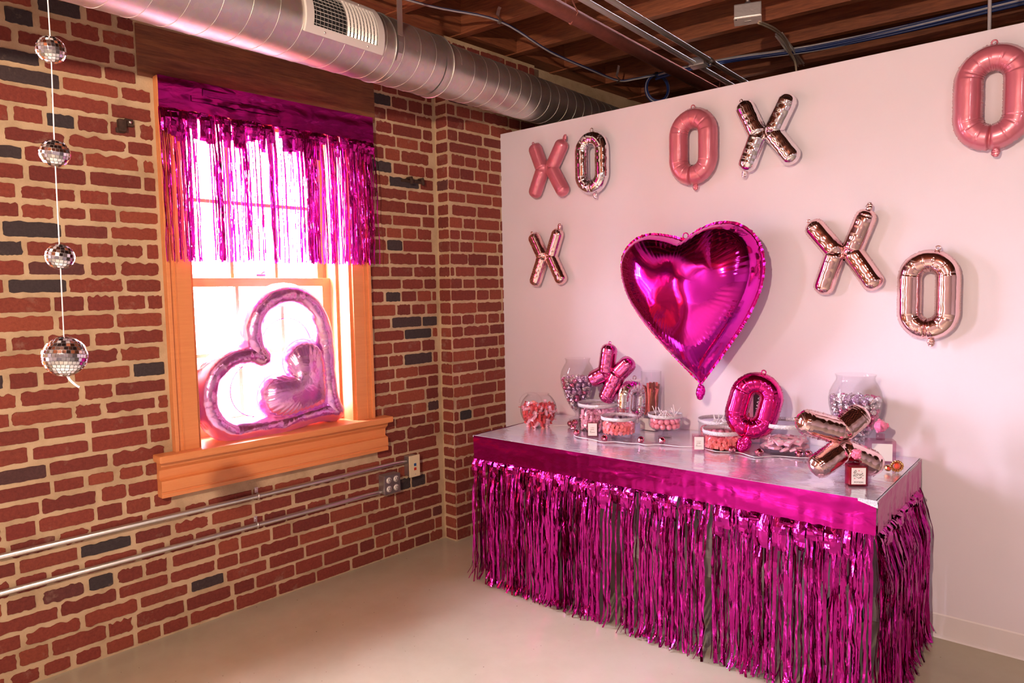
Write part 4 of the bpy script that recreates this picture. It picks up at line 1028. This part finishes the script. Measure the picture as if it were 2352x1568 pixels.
for (cx, cy, cz), r0_, z0_, lb, grp in ((C_, .078, .046, 'pink lollipop with a white stick in the footed dish', 'lollipops in the footed dish'), (D_, .093, .006, 'pink lollipop with a white stick in the back round tub', 'lollipops in the back tub')):
    for layer in range(2):
        rr = r0_-.018
        while rr > .008:
            k = int(2*PI*rr/.0285); ph = R.random()*6
            for j in range(k):
                a = ph+2*PI*j/k; z = cz+z0_+.014+layer*.024
                upw = layer == 1 and R.random() < .35
                rot = (R.uniform(-.6, .6), R.uniform(-.6, .6), 0) if upw else (PI/2+R.uniform(-.3, .3), 0, a+PI/2+PI/2*0)
                if upw: lolly((cx+rr*math.cos(a), cy+rr*math.sin(a), z), rot, lb, grp)
                else:
                    dv = Vector((cx, cy, 0))-Vector((cx+rr*math.cos(a), cy+rr*math.sin(a), 0)); 
                    lolly((cx+rr*math.cos(a), cy+rr*math.sin(a), z), (-.9, 0, math.atan2(dv.y, dv.x)-PI/2) if rr > .03 else (0, 0, 0), lb, grp)
            rr -= .027
# stick jar
G_ = (.640, .630, TZ)
T = container('stick_jar', 'tall clear cylinder jar of chocolate and pink sticks on a white block behind the dishes', 'jar', G_, [(.002, .062), (.050, .062), (.052, .066), (.052, .300)], M['glass'])
mb = MB(); mb.box((0, 0, .030), (.086, .086, .060), bev=.004); mb.build('base_block', M['white_pl'], T)
R = random.Random(9)
for k in range(22):
    a = R.uniform(0, 6.28); r_ = R.uniform(.005, .034); x, y = r_*math.cos(a), r_*math.sin(a); ln = R.uniform(.13, .175)
    tx, ty = R.uniform(-.02, .036), R.uniform(-.02, .02); ex, ey = x*.6+tx, y*.6+ty
    q = math.hypot(ex, ey)
    if q > .040: ex *= .040/q; ey *= .040/q
    mb = MB(); mb.tube([(x*.8, y*.8, 0), ((x+ex)/2, (y+ey)/2, ln/2), (ex, ey, ln)], .0065, 8)
    mt = R.choice(['c_brown', 'c_brown', 'c_brown', 'c_coral', 'c_pink']); o = mb.build('candy_stick', M[mt], None, (G_[0], G_[1], G_[2]+.070))
    tag(o, 'brown or pink candy stick standing in the tall cylinder jar', 'candy stick', 'candy sticks in the cylinder jar')

# potion bottles
def text_mesh(body, size, mat, parent, loc, rot, name='print'):
    cu = bpy.data.curves.new('t', 'FONT'); cu.body = body; cu.size = size; cu.align_x = 'CENTER'; cu.align_y = 'CENTER'; cu.extrude = .0001
    tmp = bpy.data.objects.new('t', cu); COL.objects.link(tmp); bpy.context.view_layer.update()
    me = bpy.data.meshes.new_from_object(tmp.evaluated_get(bpy.context.evaluated_depsgraph_get())); bpy.data.objects.remove(tmp)
    me.materials.clear(); me.materials.append(mat); o = bpy.data.objects.new(name, me); COL.objects.link(o); o.parent = parent; o.location = loc; o.rotation_euler = rot; return o
def ribbon(mb, pts, r_, y): mb.tube([(a, y, b_) for a, b_ in pts], r_, 5)
def crv(pts, n=6): return [(v.x, v.z) for v in catmull([Vector((a, 0, b_)) for a, b_ in pts], n)]
def hshape(mb, cx, cz, s, y, mi=0):
    pts = [(16*math.sin(t)**3*s/16+cx, (13*math.cos(t)-5*math.cos(2*t)-2*math.cos(3*t)-math.cos(4*t))*s/16+cz) for t in [2*PI*k/16 for k in range(16)]]
    mb.add([(a, y, b_) for a, b_ in pts]+[(cx, y-.0002, cz)], [(i, (i+1) % 16, 16) for i in range(16)], False, mi)
def bottle(label, loc, rz, wd, h, style, glassm, stop=True, dp=None):
    dp = dp or wd*.55; T = thing('potion_bottle', label, 'bottle', loc, rz)
    mb = MB(); mb.box((0, 0, h/2), (wd, dp, h), bev=wd*.05); mb.build('glass_body', glassm, T)
    if style != 'pale': mb = MB(); mb.box((0, 0, h*.47), (wd*.90, dp*.80, h*.84), bev=wd*.04); mb.build('liquid', M['magliquid'] if style == 'love' else M['palepink'], T)
    y = -dp/2-.0008; lw, lh = wd*.72, h*.76
    mb = MB(); mb.box((0, y, h*.49), (lw, .0008, lh)); lab = mb.build('label', M['label'], T)
    yy = y-.0008; k = lw/.036
    if style == 'love':
        mb = MB(); cz = h*.49
        for q in ([(-.0085, .0125), (-.0125, .0105), (-.0115, .0075), (-.0075, .0085), (-.006, .0125), (-.008, .0150), (-.010, .012), (-.0098, .004), (-.0105, -.001), (-.0135, -.001), (-.0135, .0018), (-.011, .0016), (-.008, -.0015), (-.003, -.0048), (.001, -.006), (.006, -.0025), (.0075, -.003), (.006, -.0055), (.001, -.006), (-.001, -.0075)],
                  [(-.0035, .0062), (-.0065, .003), (-.0045, .0005), (-.0015, .003), (-.0035, .0062)], [(-.0015, .005), (.001, .0045), (.0025, .0005), (.0035, .0008), (.0045, .0055)], [(.0045, .0015), (.0085, .0045), (.0105, .0068), (.0085, .0065), (.0075, .003), (.009, .0003), (.013, .0018)]):
            ribbon(mb, [(a*k, cz+b_*k+.0015) for a, b_ in crv(q)], .00042*k, yy)
        mb.build('love_lettering', M['ink'], lab)
        mb = MB()
        for (a, b_, s_) in ((.0005, .0145, .0017), (.0078, .0115, .0011), (-.0135, .0085, .0009), (-.0105, -.006, .0016), (.0105, -.0065, .0013)): hshape(mb, a*k, cz+b_*k, s_*k, yy-.0002)
        mb.build('printed_hearts', M['redink'], lab)
        text_mesh('POTION', .0062*k, M['ink'], lab, (0, yy, h*.49-.0165*k), (PI/2, 0, 0), 'potion_lettering')
    elif style == 'small':
        text_mesh('LOVE', .0062*k, M['ink'], lab, (-.002, yy, h*.49), (PI/2, 0, 0), 'lettering')
        mb = MB(); cz = h*.49
        for x0_, zz in ((-.008, .008), (-.003, .008), (.001, .008), (.005, .008)): ribbon(mb, [(x0_*k, cz+(zz-.002)*k), (x0_*k, cz+(zz+.002)*k), ((x0_+.002)*k, cz+(zz-.001)*k)], .0003*k, yy)
        ribbon(mb, [(a*k, cz+b_*k) for a, b_ in crv([(-.012, -.013), (-.009, -.006), (-.006, -.008), (-.009, -.012), (-.004, -.013), (-.002, -.010), (0, -.013), (.003, -.010), (.004, -.013), (.008, -.010), (.010, -.013)])], .00035*k, yy)
        mb.build('script_lines', M['ink'], lab)
    if stop:
        mb = MB(); mb.tube([(0, 0, h), (0, 0, h+wd*.22)], wd*.16, 16); mb.build('neck', glassm, T)
        mb = MB(); R = random.Random(int(wd*1e4)+int(h*1e5))
        mb.ball((0, 0, h+wd*.52), wd*.24, 10, 7, smooth=False)
        for q in range(16): a = R.uniform(0, 6.28); c = R.uniform(-1, 1); r_ = wd*.23*math.sqrt(1-c*c); mb.ball((r_*math.cos(a), r_*math.sin(a), h+wd*.52+wd*.23*c), wd*.075, 7, 5, smooth=False)
        mb.build('stopper', M['pinkcrystal'], T)
    return T
bottle('square magenta potion bottle with pink stopper and Love POTION label, at the table front', (1.740, .141, TZ), .62, .068, .078, 'love', M['pinkglass'])
bottle('large pale pink square bottle with pink stopper behind the rose gold X balloon', (1.725, .560, TZ), .45, .105, .092, 'pale', M['palepink'])
bottle('small pink square bottle with a white label in front of the tall round tub', (.503, .292, TZ), .55, .060, .080, 'small', M['palepink'], stop=False)
bottle('small pink square bottle with a white label in front of the middle tubs', (1.048, .318, TZ), .55, .056, .074, 'small', M['palepink'], stop=False)
# upright candy bag behind hot pink balloon
T = thing('candy_bag', 'upright pink, red and black candy pack seen through the hot pink O balloon', 'candy pack', (1.175, .625, TZ), .5)
mb = MB(); mb.box((0, 0, .125), (.13, .030, .25), bev=.010); mb.box((0, 0, .252), (.12, .006, .014)); mb.build('pack_body', M['c_paper'], T)
mb = MB(); mb.box((.020, -.0158, .15), (.045, .001, .20)); mb.build('dark_panel', M['ink'], T)
mb = MB(); mb.box((-.030, -.0158, .09), (.022, .001, .10)); mb.build('red_panel', M['c_red'], T)
mb = MB(); mb.box((-.036, -.0160, .168), (.010, .001, .028), Matrix.Rotation(.3, 3, 'Y')); mb.build('green_panel', M['green_p'], T)
mb = MB(); ribbon(mb, crv([(.008, .16), (.022, .165), (.012, .175), (.028, .18), (.014, .19), (.030, .198), (.018, .207), (.034, .215)]), .0015, -.0168); mb.build('white_script', M['label'], T)

# gold ornament
T = thing('jewelled_ring_ornament', 'gold jewelled ornament with an orange red stone at the right end of the table', 'ornament', (1.812, .425, TZ), .6)
mb = MB(); R = random.Random(4)
for ang in range(14):
    a = 2*PI*ang/14; mb.ball((.021*math.cos(a), -.004, .023+.019*math.sin(a)), .0052, 8, 6)
mb.tube([(.016*math.cos(a), .004, .022+.014*math.sin(a)) for a in [2*PI*k/20 for k in range(20)]], .005, 7, closed=True)
mb.ball((-.030, .002, .014), .013, 10, 7); mb.build('gold_setting', M['gold'], T)
mb = MB(); mb.ball((0, -.006, .024), .012, 10, 6, sc=(1, .7, 1), smooth=False); mb.build('red_stone', M['crystal'], T); mb = MB(); mb.ball((-.031, -.009, .015), .007, 8, 6, smooth=False); mb.build('small_stone', M['crystal'], T)
# mini mirror ball light string
SB = [(.262, .440), (.300, .430), (.330, .372), (.428, .262), (.612, .228), (.768, .300), (.857, .338), (1.305, .358), (1.186, .356), (1.440, .446), (1.475, .462)]
ST = thing('mirror_ball_light_string', 'white cord of little rose pink mirror balls lying across the tabletop', 'string lights', (.3, .4, TZ))
for i, (x, y) in enumerate(SB):
    rr = .0165 if i != 7 else .018; mb = MB(); mirror_ball(mb, (0, 0, 0), rr, 7)
    mb.build('mirror_bead', [M['pinkmirror'], M['mauve']], ST, (x-.3, y-.4, rr*.99+(.012 if i == 1 else 0)), (.3*i, .5, i))
pth = [(.18, .40), (.262, .455), (.30, .45), (.345, .372), (.43, .245), (.55, .225), (.612, .210), (.66, .245), (.72, .255), (.768, .275), (.81, .270), (.857, .315), (.95, .330), (1.02, .365), (1.12, .335), (1.205, .370), (1.28, .335), (1.305, .335), (1.36, .40), (1.44, .425), (1.475, .445), (1.52, .50)]
mb = MB()
mb.tube(catmull([(x-.3+.004*nz(i, 2), y-.4, .003+.0015*abs(nz(i*2, 1))) for i, (x, y) in enumerate(pth)], 8), .0016, 6)
mb.tube(catmull([(x-.3+.01, y-.4-.012+.02*nz(i, 5), .0055+.001*abs(nz(i*2, 4))) for i, (x, y) in enumerate(pth[3:15])], 8), .0014, 6); mb.build('cord', M['white_cord'], ST)

# ------------------------------------------------------------------ pendant lamps of the room (they hold the lights set at the top)
labs = ['dark bare bulb pendant hung low, nearest the brick wall', 'dark pendant lamp at the middle of the room behind the camera', 'dark pendant lamp at the right of the room']
for (p, e, c, sz), lb in zip(LAMPS, labs):
    T = thing('pendant_lamp', lb, 'lamp', (p[0], p[1], p[2]))
    mb = MB(); mb.lathe([(.0005, .20), (.020, .20), (.024, .17), (.024, .125), (.0005, .125)], 24); mb.build('lamp_socket', M['shade'], T)
    mb = MB(); mb.tube([(0, 0, .17), (0, 0, 2.95-p[2])], .004, 6); mb.build('cord', M['black'], T)
